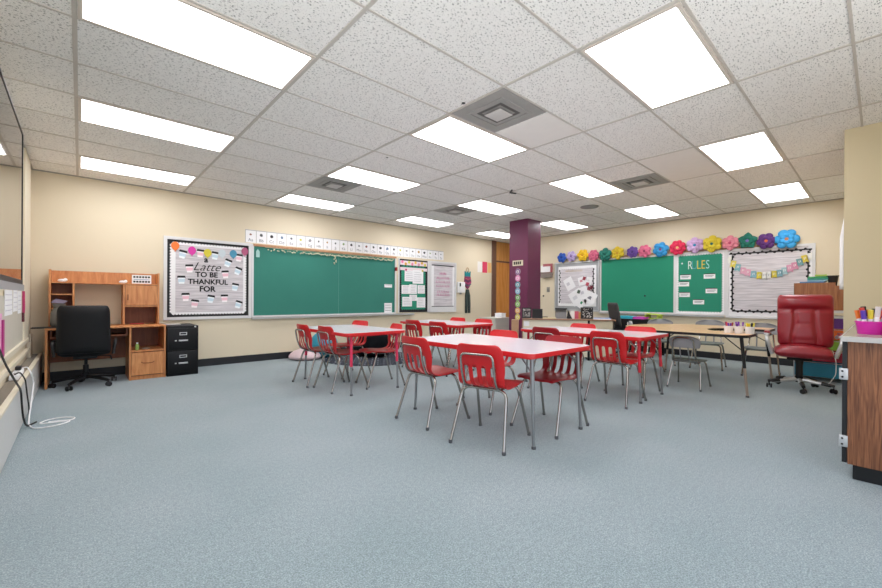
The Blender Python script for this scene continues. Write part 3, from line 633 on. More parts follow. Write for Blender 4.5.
part('folder', MB().box(4.1, 4.62, .66, .98, .004, .02, LEFT(0, 0)), paint('#e0a3c4'), t); part('spine', MB().box(4.58, 4.66, .64, .93, .02, .03, LEFT(0, 0)), paint('#b3327f'), t)
# radiator
t = thing('radiator', 'long white radiator cabinet with louvred grey top along the left wall', 'radiator', Matrix())
part('front_panel', MB().box(-.375, -.36, YF+.3, 7.3, .02, .365), mat('radiator_enamel', '#d0d0ce', .35, spec=.5), t)
part('top_edge', MB().box(-.39, -.355, YF+.3, 7.3, .365, .382), M_cream, t)
part('top_grille_base', MB().box(-.469, -.39, YF+.3, 7.3, .34, .366), paint('#6b6259'), t)
k = MB()
y = YF+.35
while y < 7.25: k.box(-.466, -.392, y, y+.018, .366, .378); y += .05
o = part('grille_louvres', k, paint('#a09688'), t)
part('end_cap', MB().box(-.469, -.36, 7.3, 7.32, .02, .382), M_cream, t)
part('back_plate', MB().box(-.469, -.463, YF+.3, 7.3, .02, .34), M_cream, t)
t = thing('power_strip', 'white power strip lying on the radiator top', 'power strip', Tz(-.425, 5.3, .383))
part('housing', MB().box(-.03, .03, -.24, .24, 0, .04, bev=.006), M_white, t)
for i in range(5): part('socket', MB().box(-.013, .013, -.2+i*.09, -.165+i*.09, .04, .0415), M_gplast, t)
part('plug', MB().box(-.02, .02, .1, .2, .0415, .075, bev=.005), M_bplast, t)
cordm = M_bplast
single('black_cable', MB().tube([(-.45, 3.3, 1.15), (-.40, 3.5, .9), (-.39, 3.8, .8), (-.38, 4.1, .63), (-.352, 4.35, .47), (-.345, 4.6, .37), (-.345, 4.68, .23), (-.34, 4.72, .11), (-.33, 4.85, .012), (-.28, 5.0, .008)], .007, 6, fil=.1), M_bplast, 'long black cable dropping from the display over the radiator', 'cable')
single('black_cable', MB().tube([(-.42, 5.1, .43), (-.38, 5.0, .46), (-.345, 4.95, .4), (-.345, 5.1, .25), (-.34, 5.25, .08), (-.335, 5.1, .01)], .006, 6, fil=.08), M_bplast, 'short black cable from the power strip down the radiator front', 'cable')
single('white_cable', MB().tube([(-.42, 5.5, .425), (-.37, 5.5, .44), (-.34, 5.45, .38), (-.335, 5.65, .26), (-.335, 5.45, .14), (-.33, 5.1, .05), (-.32, 4.9, .008), (-.28, 4.76, .007), (-.21, 4.74, .007), (-.11, 4.77, .007), (-.05, 4.86, .007), (-.12, 4.88, .007), (-.27, 4.9, .007), (-.22, 5.02, .007), (-.12, 5.05, .007), (-.02, 4.96, .007), (-.05, 4.88, .007), (-.2, 4.92, .009)], .0055, 6, fil=.06), M_white, 'thin white cable looping from the radiator onto the carpet', 'cable')

# ------------------------------------------------------------------ computer desk with hutch
t = thing('computer_desk', 'cherry wood computer desk with open hutch in the left back corner', 'desk', Matrix())
F, B = 6.70, 7.30
part('desktop', MB().box(-.31, .895, F-.01, B, .705, .727, bev=.003), M_desk, t)
part('side_panel', MB().box(-.308, -.285, F, B, 0, .705), M_desk, t)
part('side_panel', MB().box(.49, .51, F, B, 0, .705), M_desk, t); part('side_panel', MB().box(.872, .892, F, B, 0, .705), M_desk, t)
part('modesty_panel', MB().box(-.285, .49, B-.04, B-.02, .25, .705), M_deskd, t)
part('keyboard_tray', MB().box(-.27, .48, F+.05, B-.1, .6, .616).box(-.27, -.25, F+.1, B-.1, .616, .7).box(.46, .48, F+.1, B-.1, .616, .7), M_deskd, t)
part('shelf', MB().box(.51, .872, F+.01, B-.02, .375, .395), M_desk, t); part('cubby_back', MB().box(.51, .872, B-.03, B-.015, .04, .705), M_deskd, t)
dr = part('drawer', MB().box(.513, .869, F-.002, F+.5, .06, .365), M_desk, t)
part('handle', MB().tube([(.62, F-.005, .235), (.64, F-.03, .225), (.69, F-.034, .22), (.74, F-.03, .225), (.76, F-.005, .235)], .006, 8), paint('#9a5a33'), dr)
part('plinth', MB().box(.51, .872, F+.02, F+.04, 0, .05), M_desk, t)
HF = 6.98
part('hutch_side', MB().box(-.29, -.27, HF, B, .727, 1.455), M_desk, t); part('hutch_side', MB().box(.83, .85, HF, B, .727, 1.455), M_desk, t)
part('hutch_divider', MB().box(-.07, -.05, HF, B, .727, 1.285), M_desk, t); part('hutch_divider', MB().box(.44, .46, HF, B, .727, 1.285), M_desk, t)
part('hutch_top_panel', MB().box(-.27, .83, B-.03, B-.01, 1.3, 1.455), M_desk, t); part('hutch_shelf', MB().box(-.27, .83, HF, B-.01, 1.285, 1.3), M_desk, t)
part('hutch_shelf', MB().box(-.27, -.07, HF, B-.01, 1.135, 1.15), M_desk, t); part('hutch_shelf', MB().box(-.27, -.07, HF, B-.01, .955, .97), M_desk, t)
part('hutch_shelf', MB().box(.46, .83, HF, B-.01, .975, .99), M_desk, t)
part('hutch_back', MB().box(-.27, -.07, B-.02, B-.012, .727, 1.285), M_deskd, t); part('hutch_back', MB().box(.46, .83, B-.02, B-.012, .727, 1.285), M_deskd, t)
dr = part('hutch_door', MB().box(.465, .827, HF-.004, HF+.014, .995, 1.278), M_desk, t)
part('door_handle', MB().box(.487, .497, HF-.02, HF-.004, 1.07, 1.15, bev=.003), paint('#7a4021'), dr)
# things on the desk
t = thing('word_sign', 'small white box sign with dark lettering on the hutch shelf', 'sign', Tz(.65, HF+.06, 1.3))
part('box', MB().box(-.11, .11, 0, .03, 0, .125), M_white, t)
k = MB()
for zz in (.095, .03):
    for i in range(6): k.box(-.095+i*.033, -.072+i*.033, -.002, 0, zz-.012, zz+.012)
part('lettering', k, M_ink, t); part('rule', MB().box(-.09, .09, -.0015, 0, .055, .063), paint('#7a9bb0'), t)
for x, lab in [(-.17, 'crumpled white tissue on the hutch shelf, left end'), (.44, 'small white crumpled paper on the hutch shelf above the divider')]:
    k = MB(); k.ball((0, 0, .02), .03, (1.5, 1, .75), 10); k.ball((.03, 0, .03), .022, n=8)
    single('crumpled_paper', k, M_white, lab, 'paper', Tz(x, HF+.08, 1.3))
t = thing('gift_bag', 'clear plastic gift bag with yellow and purple filling on the desk left end', 'bag', Tz(-.19, HF-.1, .728))
part('bag', MB().lathe([(.06, 0), (.085, .04), (.08, .18), (.05, .25), (.07, .3)], n=14), mat('plastic_film', '#6f6d68', .2), t)
part('yellow_filling', MB().ball((.0, -.0, .27), .05, (1.2, 1, .6), 8), paint('#c9b45a'), t); part('ribbon', MB().prism([(-.08, .31), (-.03, .36), (.08, .33), (.04, .3)], -.02, .02, Matrix.Rotation(PI/2, 4, 'X')), paint('#8b7f96'), t)
t = thing('green_bottle', 'small green bottle with white cap on the pedestal shelf', 'bottle', Tz(.58, F+.08, .396))
part('body', MB().lathe([(.02, 0), (.022, .01), (.022, .06), (.012, .08)], n=14), paint('#8fae5a'), t); part('cap', MB().lathe([(.012, .08), (.012, .1), (0, .1)], n=12), M_white, t)
single('small_dish', MB().lathe([(.03, 0), (.05, .015), (.045, .015), (.03, .006)], n=16), paint('#b9b3a9'), 'small grey dish on the pedestal shelf', 'dish', Tz(.68, F+.1, .396))
single('red_pen_case', MB().box(-.08, .08, -.02, .02, 0, .015, bev=.004), paint('#b23a3a'), 'flat red pencil case on the desktop under the hutch', 'pencil case', Tz(.6, HF+.1, .728))
single('desk_mat', MB().box(-.12, .12, -.09, .09, 0, .012, bev=.004), M_bplast, 'thin black laptop lying over the left end of the desktop', 'laptop', Tz(-.31, 6.83, .728))
# filing cabinet
t = thing('filing_cabinet', 'black two-drawer filing cabinet beside the computer desk', 'filing cabinet', Tz(1.095, 6.99, 0))
part('body', MB().box(-.19, .19, -.30, .31, 0, .705, bev=.003), M_bmetal, t)
for z in (.05, .37):
    dr = part('drawer', MB().box(-.18, .18, -.318, -.30, z, z+.3, bev=.003), M_bmetal, t)
    part('label_holder', MB().frame(-.045, .045, -.02, .02, .009, 0, .006, Matrix.Translation((0, -.318, z+.225)) @ Matrix.Rotation(PI/2, 4, 'X')), M_silver, dr)
    part('handle', MB().box(-.055, .055, -.34, -.318, z+.12, z+.14, bev=.003), M_silver, dr); part('latch', MB().box(-.1, -.08, -.325, -.318, z+.122, z+.138), M_silver, dr)
part('lock', MB().lathe([(.012, 0), (.012, .006), (0, .006)], n=10, M=Matrix.Translation((.15, -.3, .69)) @ Matrix.Rotation(PI/2, 4, 'X')), M_silver, t)
# mounts: a few loose papers on cabinet
single('loose_papers', MB().box(-.1, .1, -.07, .07, 0, .008), M_off, 'few papers lying on the black filing cabinet', 'papers', Tz(1.02, 7.1, .706))

# ------------------------------------------------------------------ office chairs
def star_base(t, R, m, capm=None, wheel=M_bplast, a0=0, hub=M_bmetal):
    for i in range(5):
        a = a0+2*PI*i/5; c, s = math.cos(a), math.sin(a)
        k = MB().tube([(c*.03, s*.03, .12), (c*R*.5, s*R*.5, .105), (c*R, s*R, .075)], .026, 8, r1=.017)
        lg = part('base_arm', k, m, t)
        if capm: part('arm_cap', MB().tube([(c*R*.66, s*R*.66, .104), (c*(R+.01), s*(R+.01), .083)], .026, 8, r1=.02), capm, lg)
        k = MB()
        Mx = Matrix.Translation((c*R, s*R, .028)) @ Matrix.Rotation(a+1.1, 4, 'Z') @ Matrix.Rotation(PI/2, 4, 'X')
        for o_ in (-.02, .02): k.lathe([(.02, o_-.009), (.028, o_-.006), (.028, o_+.006), (.02, o_+.009)], n=16, M=Mx)
        k.tube([(c*R, s*R, .03), (c*R, s*R, .085)], .008)
        w_ = part('caster', k, wheel, t)
    part('gas_lift', MB().lathe([(.04, .09), (.04, .16), (.028, .17), (.028, .26), (.016, .262), (.016, .36)], n=16), hub, t)
def pad(w0, w1, h, th, m, name, t, M, puff=.02, n=10, seams=None):
    """rounded cushion: local X width, Y height(0..h), Z thickness"""
    def outline(v): return (w0+(w1-w0)*v)/2
    def corner(v):
        e = .12
        q = min(v, 1-v)/e
        return 1-.16*(1-math.sqrt(max(0, 1-(1-min(1, q))**2)))
    front, back = [], []
    for j in range(n+3):
        v = j/(n+2); rf, rb = [], []
        for i in range(n+3):
            u = -1+2*i/(n+2)
            x = outline(v)*u*corner(v)
            e = (1-abs(u)**6)*(1-abs(2*v-1)**8)
            d = 0
            if seams: d = seams(u, v)
            rf.append((x, v*h, th*.5*e**.4+puff*(1-u*u)*e - d*e)); rb.append((x, v*h, -th*.5*e**.4))
        front.append(rf); back.append(rb)
    k = MB(); k.grid(front); k.grid([r_[::-1] for r_ in back]); bmesh.ops.remove_doubles(k.bm, verts=k.bm.verts, dist=.0008)
    o = part(name, k, m, t, M)
    s_ = o.modifiers.new('sub', 'SUBSURF'); s_.levels = s_.render_levels = 2
    return o
# black desk chair, facing the computer desk (+Y), seen from behind
t = thing('office_chair', 'black leather office chair turned to the computer desk, seen from behind', 'office chair', Tz(.06, 6.70, 0, -4))
star_base(t, .31, M_bmetal, a0=math.radians(-115))
pad(.52, .5, .50, .09, M_bleather, 'seat', t, Matrix.Translation((0, -.24, .43)), .02)
pad(.53, .50, .62, .09, M_bleather, 'backrest', t, Matrix.Translation((0, -.25, .41)) @ Matrix.Rotation(math.radians(96), 4, 'X'), .02)
part('tilt_plate', MB().box(-.11, .11, -.12, .12, .345, .385, bev=.01), M_bmetal, t)
part('height_lever', MB().tube([(.08, -.02, .365), (.24, -.04, .365), (.25, -.04, .31)], .006, fil=.02), M_bmetal, t)
for s in (-1, 1): part('armrest', MB().tube([(s*.27, -.2, .4), (s*.29, -.17, .57), (s*.29, .06, .57), (s*.27, .08, .42)], .016, fil=.06), M_bplast, t)
# teacher's black chair behind the angled desk
t = thing('office_chair', 'black and grey office chair behind the angled teacher desk', 'office chair', Tz(7.74, 3.24, 0, -128))
star_base(t, .3, M_bmetal, a0=.3)
pad(.48, .46, .46, .08, M_bleather, 'seat', t, Matrix.Translation((0, -.23, .45)), .02)
pad(.42, .40, .5, .06, mat('grey_mesh', '#3d3b3a', .7), 'backrest', t, Matrix.Translation((0, -.22, .58)) @ Matrix.Rotation(math.radians(100), 4, 'X'), .0)
part('back_stem', MB().tube([(0, -.05, .4), (0, -.26, .42), (0, -.26, .7)], .02, fil=.05), M_bmetal, t)

# big red leather chair
t = thing('executive_chair', 'high-backed red leather executive chair on chrome star base', 'office chair', Tz(6.74, .69, 0, 97))
# local: chair faces +Y -> world rotated so that it faces the viewer
star_base(t, .315, M_silver, M_bplast, a0=math.radians(90+6), hub=M_bmetal)
def rseam(u, v):
    d = 0
    if v < .68:
        xs = .40-.10*math.sin(PI*v/.68)*0+(.06*math.cos(v*6))
        d += .022*math.exp(-((abs(u)-xs)/.06)**2)
        if abs(u) < xs: d += .008*math.exp(-((v-.42)/.03)**2)+.01*math.exp(-((v-.12)/.03)**2)
    d += .028*math.exp(-((v-.70)/.035)**2)
    if v > .7: d -= .03*math.sin(PI*(v-.7)/.3)
    return d
BM = Matrix.Translation((-.055, -.17, .52)) @ Matrix.Rotation(math.radians(98), 4, 'X') @ Matrix.Diagonal((1, 1, -1, 1))
pad(.55, .56, .69, .1, M_rleather, 'backrest', t, BM, .02, n=26, seams=rseam)
pad(.60, .56, .50, .12, M_rleather, 'seat', t, Matrix.Translation((-.03, -.19, .475)) , .03, n=12)
part('tilt_plate', MB().box(-.12, .12, -.12, .12, .37, .41, bev=.01), M_bmetal, t)
part('lift_cover', MB().lathe([(.035, .12), (.035, .3), (.045, .37)], n=16), M_bplast, t)
for s in (-1, 1):
    ar = part('armrest', MB().tube([(s*.29-.03, .16, .44), (s*.34-.03, .2, .62), (s*.345-.03, .12, .685), (s*.345-.03, -.1, .70), (s*.32-.03, -.2, .66)], .022, 10, fil=.06).box(s*.345-.06, s*.345, -.12, .16, .672, .70, bev=.01), M_silver, t)
    part('arm_pad', MB().box(s*.345-.06, s*.345, -.12, .13, .70, .725, bev=.01), M_rleather, ar)

# ------------------------------------------------------------------ red student chair
def leg_tube(sx, sy, r=.0115, wtop=.185, zt=.425):
    ft, tp = .25*sy, (-.12 if sy < 0 else .11)
    return MB().tube([(sx*.222, ft, .012), (sx*wtop, tp, zt), (0, tp, zt)], r, 10, fil=.07)
def make_red_chair(m, nm):
    t = thing('student_chair', nm, 'chair', Matrix(), 'red plastic student chairs')
    # profile from the front lip to the top of the back: (y, z, halfwidth)
    prof = [(.235, .427, .172), (.225, .441, .19), (.18, .449, .203), (.1, .447, .208), (0, .438, .208), (-.09, .434, .203), (-.145, .444, .198), (-.178, .47, .195), (-.194, .505, .195), (-.204, .54, .197), (-.213, .58, .2), (-.221, .615, .2), (-.229, .65, .2), (-.24, .69, .198), (-.252, .73, .193), (-.26, .757, .183), (-.264, .772, .165), (-.265, .778, .14)]
    us = [-1, -.93, -.80, -.66, -.48, -.27, -.10, -.04, .04, .10, .27, .48, .66, .80, .93, 1]
    k = MB(); V = []
    for y, z, w in prof:
        row = []
        for u in us:
            back = max(0, min(1, (z-.47)/.12)) if y < -.12 else 0
            e = abs(u)**4
            row.append(k.bm.verts.new((w*u, y+back*.035*abs(u)**2.2, z+(1-back)*(.012*abs(u)**2-.010*e*(abs(u) > .9)))))
        V.append(row)
    slots = {3: 0, 5: 0, 9: 0, 11: 0}     # columns between us[i], us[i+1]
    for j in range(len(V)-1):
        for i in range(len(us)-1):
            if i in (3, 5, 9, 11) and 6 <= j < 11: continue
            k.bm.faces.new((V[j][i], V[j][i+1], V[j+1][i+1], V[j+1][i]))
    o = part('seat_shell', k, m, t)
    s_ = o.modifiers.new('sol', 'SOLIDIFY'); s_.thickness = .007; s_.offset = 0
    s_ = o.modifiers.new('sub', 'SUBSURF'); s_.levels = s_.render_levels = 1
    for sx, sy in ((-1, -1), (1, -1), (-1, 1), (1, 1)):
        lg = part('leg', leg_tube(sx, sy), M_chrome, t)
        part('glide', MB().lathe([(.014, 0), (.015, .006), (.0135, .025), (0, .025)], (sx*.224, .252*sy, 0), 12), M_foot, lg)
    part('back_frame', MB().tube([(-.135, -.1, .425), (-.135, -.19, .45), (-.135, -.237, .56), (-.135, -.262, .705), (.135, -.262, .705), (.135, -.237, .56), (.135, -.19, .45), (.135, -.1, .425)], .0095, 10, fil=.045), M_chrome, t)
    part('seat_rail', MB().tube([(-.12, -.12, .42), (-.12, .11, .42)], .009).tube([(.12, -.12, .42), (.12, .11, .42)], .009), M_chromed, t)
    return t
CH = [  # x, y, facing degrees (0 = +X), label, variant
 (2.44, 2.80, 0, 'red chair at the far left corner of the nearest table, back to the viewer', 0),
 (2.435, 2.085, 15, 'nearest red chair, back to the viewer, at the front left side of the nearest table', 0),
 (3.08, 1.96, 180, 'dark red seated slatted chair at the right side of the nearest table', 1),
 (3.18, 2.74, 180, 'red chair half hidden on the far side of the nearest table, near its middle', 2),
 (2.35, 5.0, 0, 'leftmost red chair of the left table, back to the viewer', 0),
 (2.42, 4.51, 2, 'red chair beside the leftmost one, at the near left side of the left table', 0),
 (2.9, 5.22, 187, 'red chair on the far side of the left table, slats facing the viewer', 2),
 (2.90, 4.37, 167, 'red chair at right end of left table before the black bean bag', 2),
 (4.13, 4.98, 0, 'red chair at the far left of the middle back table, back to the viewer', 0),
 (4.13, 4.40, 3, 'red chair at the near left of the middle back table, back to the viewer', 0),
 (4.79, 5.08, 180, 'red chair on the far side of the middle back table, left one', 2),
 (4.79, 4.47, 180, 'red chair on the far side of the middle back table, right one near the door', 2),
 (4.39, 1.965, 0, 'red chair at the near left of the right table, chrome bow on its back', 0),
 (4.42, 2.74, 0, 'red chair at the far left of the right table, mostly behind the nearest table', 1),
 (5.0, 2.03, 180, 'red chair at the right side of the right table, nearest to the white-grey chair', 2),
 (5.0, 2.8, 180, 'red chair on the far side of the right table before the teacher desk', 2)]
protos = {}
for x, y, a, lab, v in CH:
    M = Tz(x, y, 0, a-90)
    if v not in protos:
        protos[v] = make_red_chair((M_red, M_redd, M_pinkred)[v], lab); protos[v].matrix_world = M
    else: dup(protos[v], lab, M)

# grey student chair
def make_grey_chair(lab):
    t = thing('grey_student_chair', lab, 'chair', Matrix(), 'grey student chairs round the horseshoe table')
    k = MB(); rows_ = []
    for j in range(9):
        v = -1+2*j/8; w_ = .19*(1-.12*(v < 0)*abs(v))*math.sqrt(max(.05, 1-abs(v)**7)); rows_.append([(w_*(-1+2*i/8), v*.18, .355-.008*(1-((-1+2*i/8))**2)*(1-v*v)+(.0 if v < .8 else -.01)) for i in range(9)])
    k.grid(rows_); o = part('seat', k, M_gplastd, t); s_ = o.modifiers.new('s', 'SOLIDIFY'); s_.thickness = .014; s_.offset = -1; s_ = o.modifiers.new('u', 'SUBSURF'); s_.levels = s_.render_levels = 1
    rows_ = []
    for j in range(8):
        v = j/7; z = .515+.15*v; hw_ = .185*math.sqrt(max(.12, 1-max(0, (v-.45)/.56)**3))*(1-.1*(1-v)**2)
        rows_.append([(hw_*(-1+2*i/10), -.205-.02*v+.04*(-1+2*i/10)**2, z) for i in range(11)])
    k = MB().grid(rows_); o = part('backrest', k, M_gplast, t); s_ = o.modifiers.new('s', 'SOLIDIFY'); s_.thickness = .012; s_.offset = 0; s_ = o.modifiers.new('u', 'SUBSURF'); s_.levels = s_.render_levels = 1
    part('back_frame', MB().tube([(-.15, -.1, .335), (-.135, -.18, .345), (-.125, -.222, .45), (-.11, -.235, .62), (-.06, -.242, .645), (.06, -.242, .645), (.11, -.235, .62), (.125, -.222, .45), (.135, -.18, .345), (.15, -.1, .335)], .0095, 8, fil=.04), M_chrome, t)
    part('back_stay', MB().tube([(-.05, -.15, .34), (-.045, -.205, .53)], .008).tube([(.05, -.15, .34), (.045, -.205, .53)], .008), M_greyleg, t)
    for sx, sy in ((-1, -1), (1, -1), (-1, 1), (1, 1)):
        lg = part('leg', MB().tube([(sx*.185, .21*sy, .012), (sx*.155, .11*sy, .332), (0, .11*sy, .332)], .010, 8, fil=.05), M_chrome, t)
        part('glide', MB().lathe([(.012, 0), (.013, .006), (.012, .022), (0, .022)], (sx*.186, .211*sy, 0), 10), M_foot, lg)
    return t
gp = None
for x, y, a, sc_, lab in [(5.83, 1.66, 0, 1.0, 'small grey chair in front of the horseshoe table, back to the viewer'), (6.82, 2.55, 292, 1.15, 'grey chair at the left end of the horseshoe table behind the right red table'),
      (7.72, 1.92, 187, 1.18, 'grey chair behind the middle of the horseshoe table'), (7.55, 1.2, 188, 1.16, 'grey chair behind the horseshoe table next to the red leather chair'), (7.62, 2.62, 200, 1.16, 'grey chair at the far left of the horseshoe table by the craft papers')]:
    M = Tz(x, y, 0, a-90, sc_)
    if gp is None: gp = make_grey_chair(lab); gp.matrix_world = M
    else: dup(gp, lab, M)

# ------------------------------------------------------------------ tables
def rrect(x0, x1, y0, y1, r, n=5):
    P = []
    for cx_, cy_, a in ((x1-r, y1-r, 0), (x0+r, y1-r, 90), (x0+r, y0+r, 180), (x1-r, y0+r, 270)):
        for i in range(n+1):
            q = math.radians(a+90*i/n); P.append((cx_+r*math.cos(q), cy_+r*math.sin(q)))
    return P
def make_table(lab, x0, x1, y0, y1, upper, braces=True, H=.72, wtop=None):
    cx_, cy_ = (x0+x1)/2, (y0+y1)/2; a, b = (x1-x0)/2, (y1-y0)/2
    t = thing('student_table', lab, 'table', Tz(cx_, cy_), 'white topped student tables with red edges')
    part('tabletop', MB().prism(rrect(-a+.004, a-.004, -b+.004, b-.004, .06), H-.03, H), M_lam, t)
    part('edge_band', MB().ring(rrect(-a, a, -b, b, .064), rrect(-a+.004, a-.004, -b+.004, b-.004, .06), H-.034, H-.002), M_rededge, t)
    part('underframe', MB().frame(-a+.05, a-.05, -b+.05, b-.05, .03, H-.05, H-.03), M_rededge, t)
    for sx in (-1, 1):
        for sy in (-1, 1):
            lx, ly = sx*(a-.11), sy*(b-.08)
            lg = part('leg', MB().tube([(lx, ly, H-.03), (lx+sx*.006, ly+sy*.015, .33)], .0165, 12), upper, t)
            part('leg_insert', MB().tube([(lx+sx*.006, ly+sy*.015, .34), (lx+sx*.01, ly+sy*.028, .012)], .0125, 10), M_greyleg, lg)
            part('glide', MB().lathe([(.017, 0), (.018, .006), (.015, .02), (0, .02)], (lx+sx*.01, ly+sy*.028, 0), 12), M_foot, lg)
            if braces: part('brace', MB().tube([(lx, ly, .56), (lx-sx*.02, ly-sy*.13, H-.032)], .006, 6), M_greyleg, t)
    return t
make_table('nearest white student table with red edge and grey legs', 2.41, 3.30, 1.68, 3.20, M_greyleg)
make_table('left white student table with pink-red upper legs near the bean bags', 2.2, 3.05, 4.0, 5.36, M_pinkleg)
make_table('middle back white student table with red edge before the back wall', 4.15, 4.98, 4.2, 5.68, M_redleg)
make_table('right white student table with red edge and red upper legs', 4.38, 5.2, 1.68, 3.27, M_redleg)
# horseshoe table
t = thing('horseshoe_table', 'oak-topped horseshoe table with black edge and black and chrome legs', 'table', Tz(6.45, 1.0))
def hs(off):
    ro, ri = .935-off, .42+off; P = []
    P += [(ri, off), (ro-.12, off)] + [(ro-.12+.12*math.sin(math.radians(q)), off+.12-.12*math.cos(math.radians(q))) for q in (30, 60, 90)]
    P += [(ro*math.cos(math.radians(q)), .72+ro*math.sin(math.radians(q))) for q in range(0, 181, 9)]
    P += [(-ro+.12-.12*math.sin(math.radians(q)), off+.12-.12*math.cos(math.radians(q))) for q in (90, 60, 30)] + [(-ro+.12, off), (-ri, off)]
    P += [(ri*math.cos(math.radians(q)), .18+ri*math.sin(math.radians(q))) for q in range(180, -1, -12)]
    return P
part('tabletop', MB().prism(hs(.004), .695, .722), M_oak, t, smooth=False)
part('edge_band', MB().ring(hs(0), hs(.004), .69, .721), M_bplast, t)
for x, y in ((-.74, .09), (-.46, 1.24), (.74, .09), (.46, 1.24)):
    sx = math.copysign(1, x); sy = -1 if y < .5 else 1
    lg = part('leg', MB().tube([(x, y, .695), (x+sx*.01, y+sy*.035, .33)], .019, 12, r1=.017), M_bplast, t)
    part('leg_insert', MB().tube([(x+sx*.01, y+sy*.034, .34), (x+sx*.02, y+sy*.065, .012)], .0145, 10), mat('leg_chrome_warm', '#b6a598', .35, metal=.6), lg); part('glide', MB().lathe([(.018, 0), (.018, .02), (0, .02)], (x+sx*.02, y+sy*.065, 0), 12), M_foot, lg)
    part('brace', MB().tube([(x, y, .54), (x*.8, y+.22*(1 if y < .5 else -1), .693)], .006, 6), M_bmetal, t)
# tubs with markers on the horseshoe table
tubc = [((5.84, 1.24), ['#7b3fa0', '#2c2f6b', '#d14b5a', '#7b3fa0', '#b0452f'], 'white tub of purple and navy markers, left one on the horseshoe table'), ((5.84, 1.137), ['#8b4bb0', '#a06cc0', '#5a2f86', '#d9d3d0', '#8b4bb0'], 'white tub of purple markers, middle one on the horseshoe table'), ((5.84, 1.033), ['#e3d036', '#efe04f', '#e3c22c', '#222222', '#efe04f'], 'white tub of yellow highlighters, right one on the horseshoe table')]
def tub(x, y, z, R, H_, m, lab, pens, pl=.1, seed=1, nm='marker_tub', pname='marker', grp=None, where=''):
    t = thing(nm, lab, 'tub', Tz(x, y, z))
    k = MB().lathe([(R*.82, 0), (R*.86, .004), (R, H_-.008), (R*1.06, H_-.006), (R*1.06, H_), (R*.95, H_), (R*.8, .006), (0, .006)], n=24); part('tub', k, m, t)
    rnd = random.Random(seed)
    for i, (c, cn) in enumerate(pens):
        big = 1.35 if R > .06 else 1
        a = 2*PI*i/len(pens)+.3; r0 = R*(.3 if i % 2 else .55); bx_, by_ = x+r0*math.cos(a), y+r0*math.sin(a); lean = R*.35
        tx, ty, tz = x+(r0+lean)*math.cos(a), y+(r0+lean)*math.sin(a), z+pl*rnd.uniform(.92, 1.1)
        b = Vector((bx_, by_, z+.01)); e = Vector((tx, ty, tz)); mid = b.lerp(e, .62)
        q = thing(pname, '%s %s standing %s' % (cn, pname, where), pname, Matrix.Translation(b), grp)
        part('barrel', MB().tube([(0, 0, 0), mid-b], .0085*big, 8), M_white, q); part('cap', MB().tube([mid-b, e-b], .0098*big, 8), paint(c, .4), q)
names = {'#7b3fa0': 'violet', '#2c2f6b': 'navy', '#d14b5a': 'rose red', '#b0452f': 'rust', '#8b4bb0': 'purple', '#a06cc0': 'light purple', '#5a2f86': 'deep purple', '#d9d3d0': 'grey-white', '#e3d036': 'yellow', '#efe04f': 'bright yellow', '#e3c22c': 'amber yellow', '#222222': 'black'}
for i, ((x, y), cs, lab) in enumerate(tubc):
    tub(x, y, .722, .048, .085, M_white, lab, [(c, names[c]) for c in cs], .125, i+1, where='in the %s white tub' % ['left', 'middle', 'right'][i], grp='markers in the %s white tub' % ['left', 'middle', 'right'][i])

# ------------------------------------------------------------------ teacher desk corner
ang = math.degrees(math.atan2(3.19-4.53, 7.13-6.17)); Ld = 1.65
DM = Tz(6.17, 4.53, 0, ang)     # local X along the front edge, local Y away from the viewer
t = thing('teacher_desk', 'angled teacher desk with wood top and cream front panels beside the pillar', 'desk', DM)
part('desktop', MB().box(0, Ld, 0, .46, .728, .752, bev=.003), wood('desk_top_brown', '#8a6650', '#a37d62', (3, 12, 3), .4), t)
part('front_panel', MB().box(.02, 1.17, .03, .05, .06, .728), M_cream, t, label='cream left front panel'); part('front_panel', MB().box(1.215, 1.60, .03, .05, .06, .728), paint('#cfc3a8'), t, label='tan right front panel')
part('end_panel', MB().box(0, .02, .01, .45, 0, .728), paint('#a98a70'), t); part('end_panel', MB().box(1.62, 1.645, .01, .45, 0, .728), M_bmetal, t); part('gap_strip', MB().box(1.175, 1.21, .02, .44, 0, .728), M_bmetal, t)  # black centre strip stands for the dark gap between the front panels
part('plug_plate', MB().box(.03, .13, .02, .03, .61, .70), M_white, t)
t = thing('low_bookcase', 'low light-brown bookcase end standing left of the teacher desk', 'bookcase', Tz(6.04, 4.68, 0, ang))
part('side_panel', MB().box(0, .13, 0, .02, 0, .72), paint('#b08a6a'), t); part('body', MB().box(0, .02, .02, .25, 0, .72).box(.11, .13, .02, .25, 0, .72), paint('#c2a184'), t)
part('shelf', MB().box(.02, .11, .02, .25, .35, .37).box(.02, .11, .02, .25, .7, .72), paint('#b08a6a'), t)
def deskpt(u, v, z=.752, deg=0): return DM @ Matrix.Translation((u, v, z)) @ Matrix.Rotation(math.radians(deg), 4, 'Z')
def scrib_frame(u, v, w_, h_, lab, seed, plain=False):
    t = thing('picture_frame', lab, 'picture frame', deskpt(u, v))
    Rx = Matrix.Rotation(PI/2-.12, 4, 'X')
    part('frame', MB().frame(-w_, w_, 0, h_, .018, 0, .018, Rx), M_bplast, t); part('panel', MB().box(-w_+.018, w_-.018, .018, h_-.018, 0, .01, Rx), M_black, t)
    part('stand', MB().tube([(0, .01, h_*.7), (0, .07, .005)], .006, 6), M_bplast, t)
    if not plain:
        rnd = random.Random(seed); k = MB()
        for i in range(46):
            x, y = rnd.uniform(-w_*.75, w_*.75), rnd.uniform(h_*.15, h_*.88); a = rnd.uniform(0, PI); l = .009
            k.box(-l, l, -.0035, .0035, .0102, .012, Rx @ Matrix.Translation((x, y, 0)) @ Matrix.Rotation(a, 4, 'Z'))
        part('white_pattern', k, M_off, t)
scrib_frame(.08, .12, .085, .2, 'black frame with dense white chalk lettering at the left end of the teacher desk', 5)
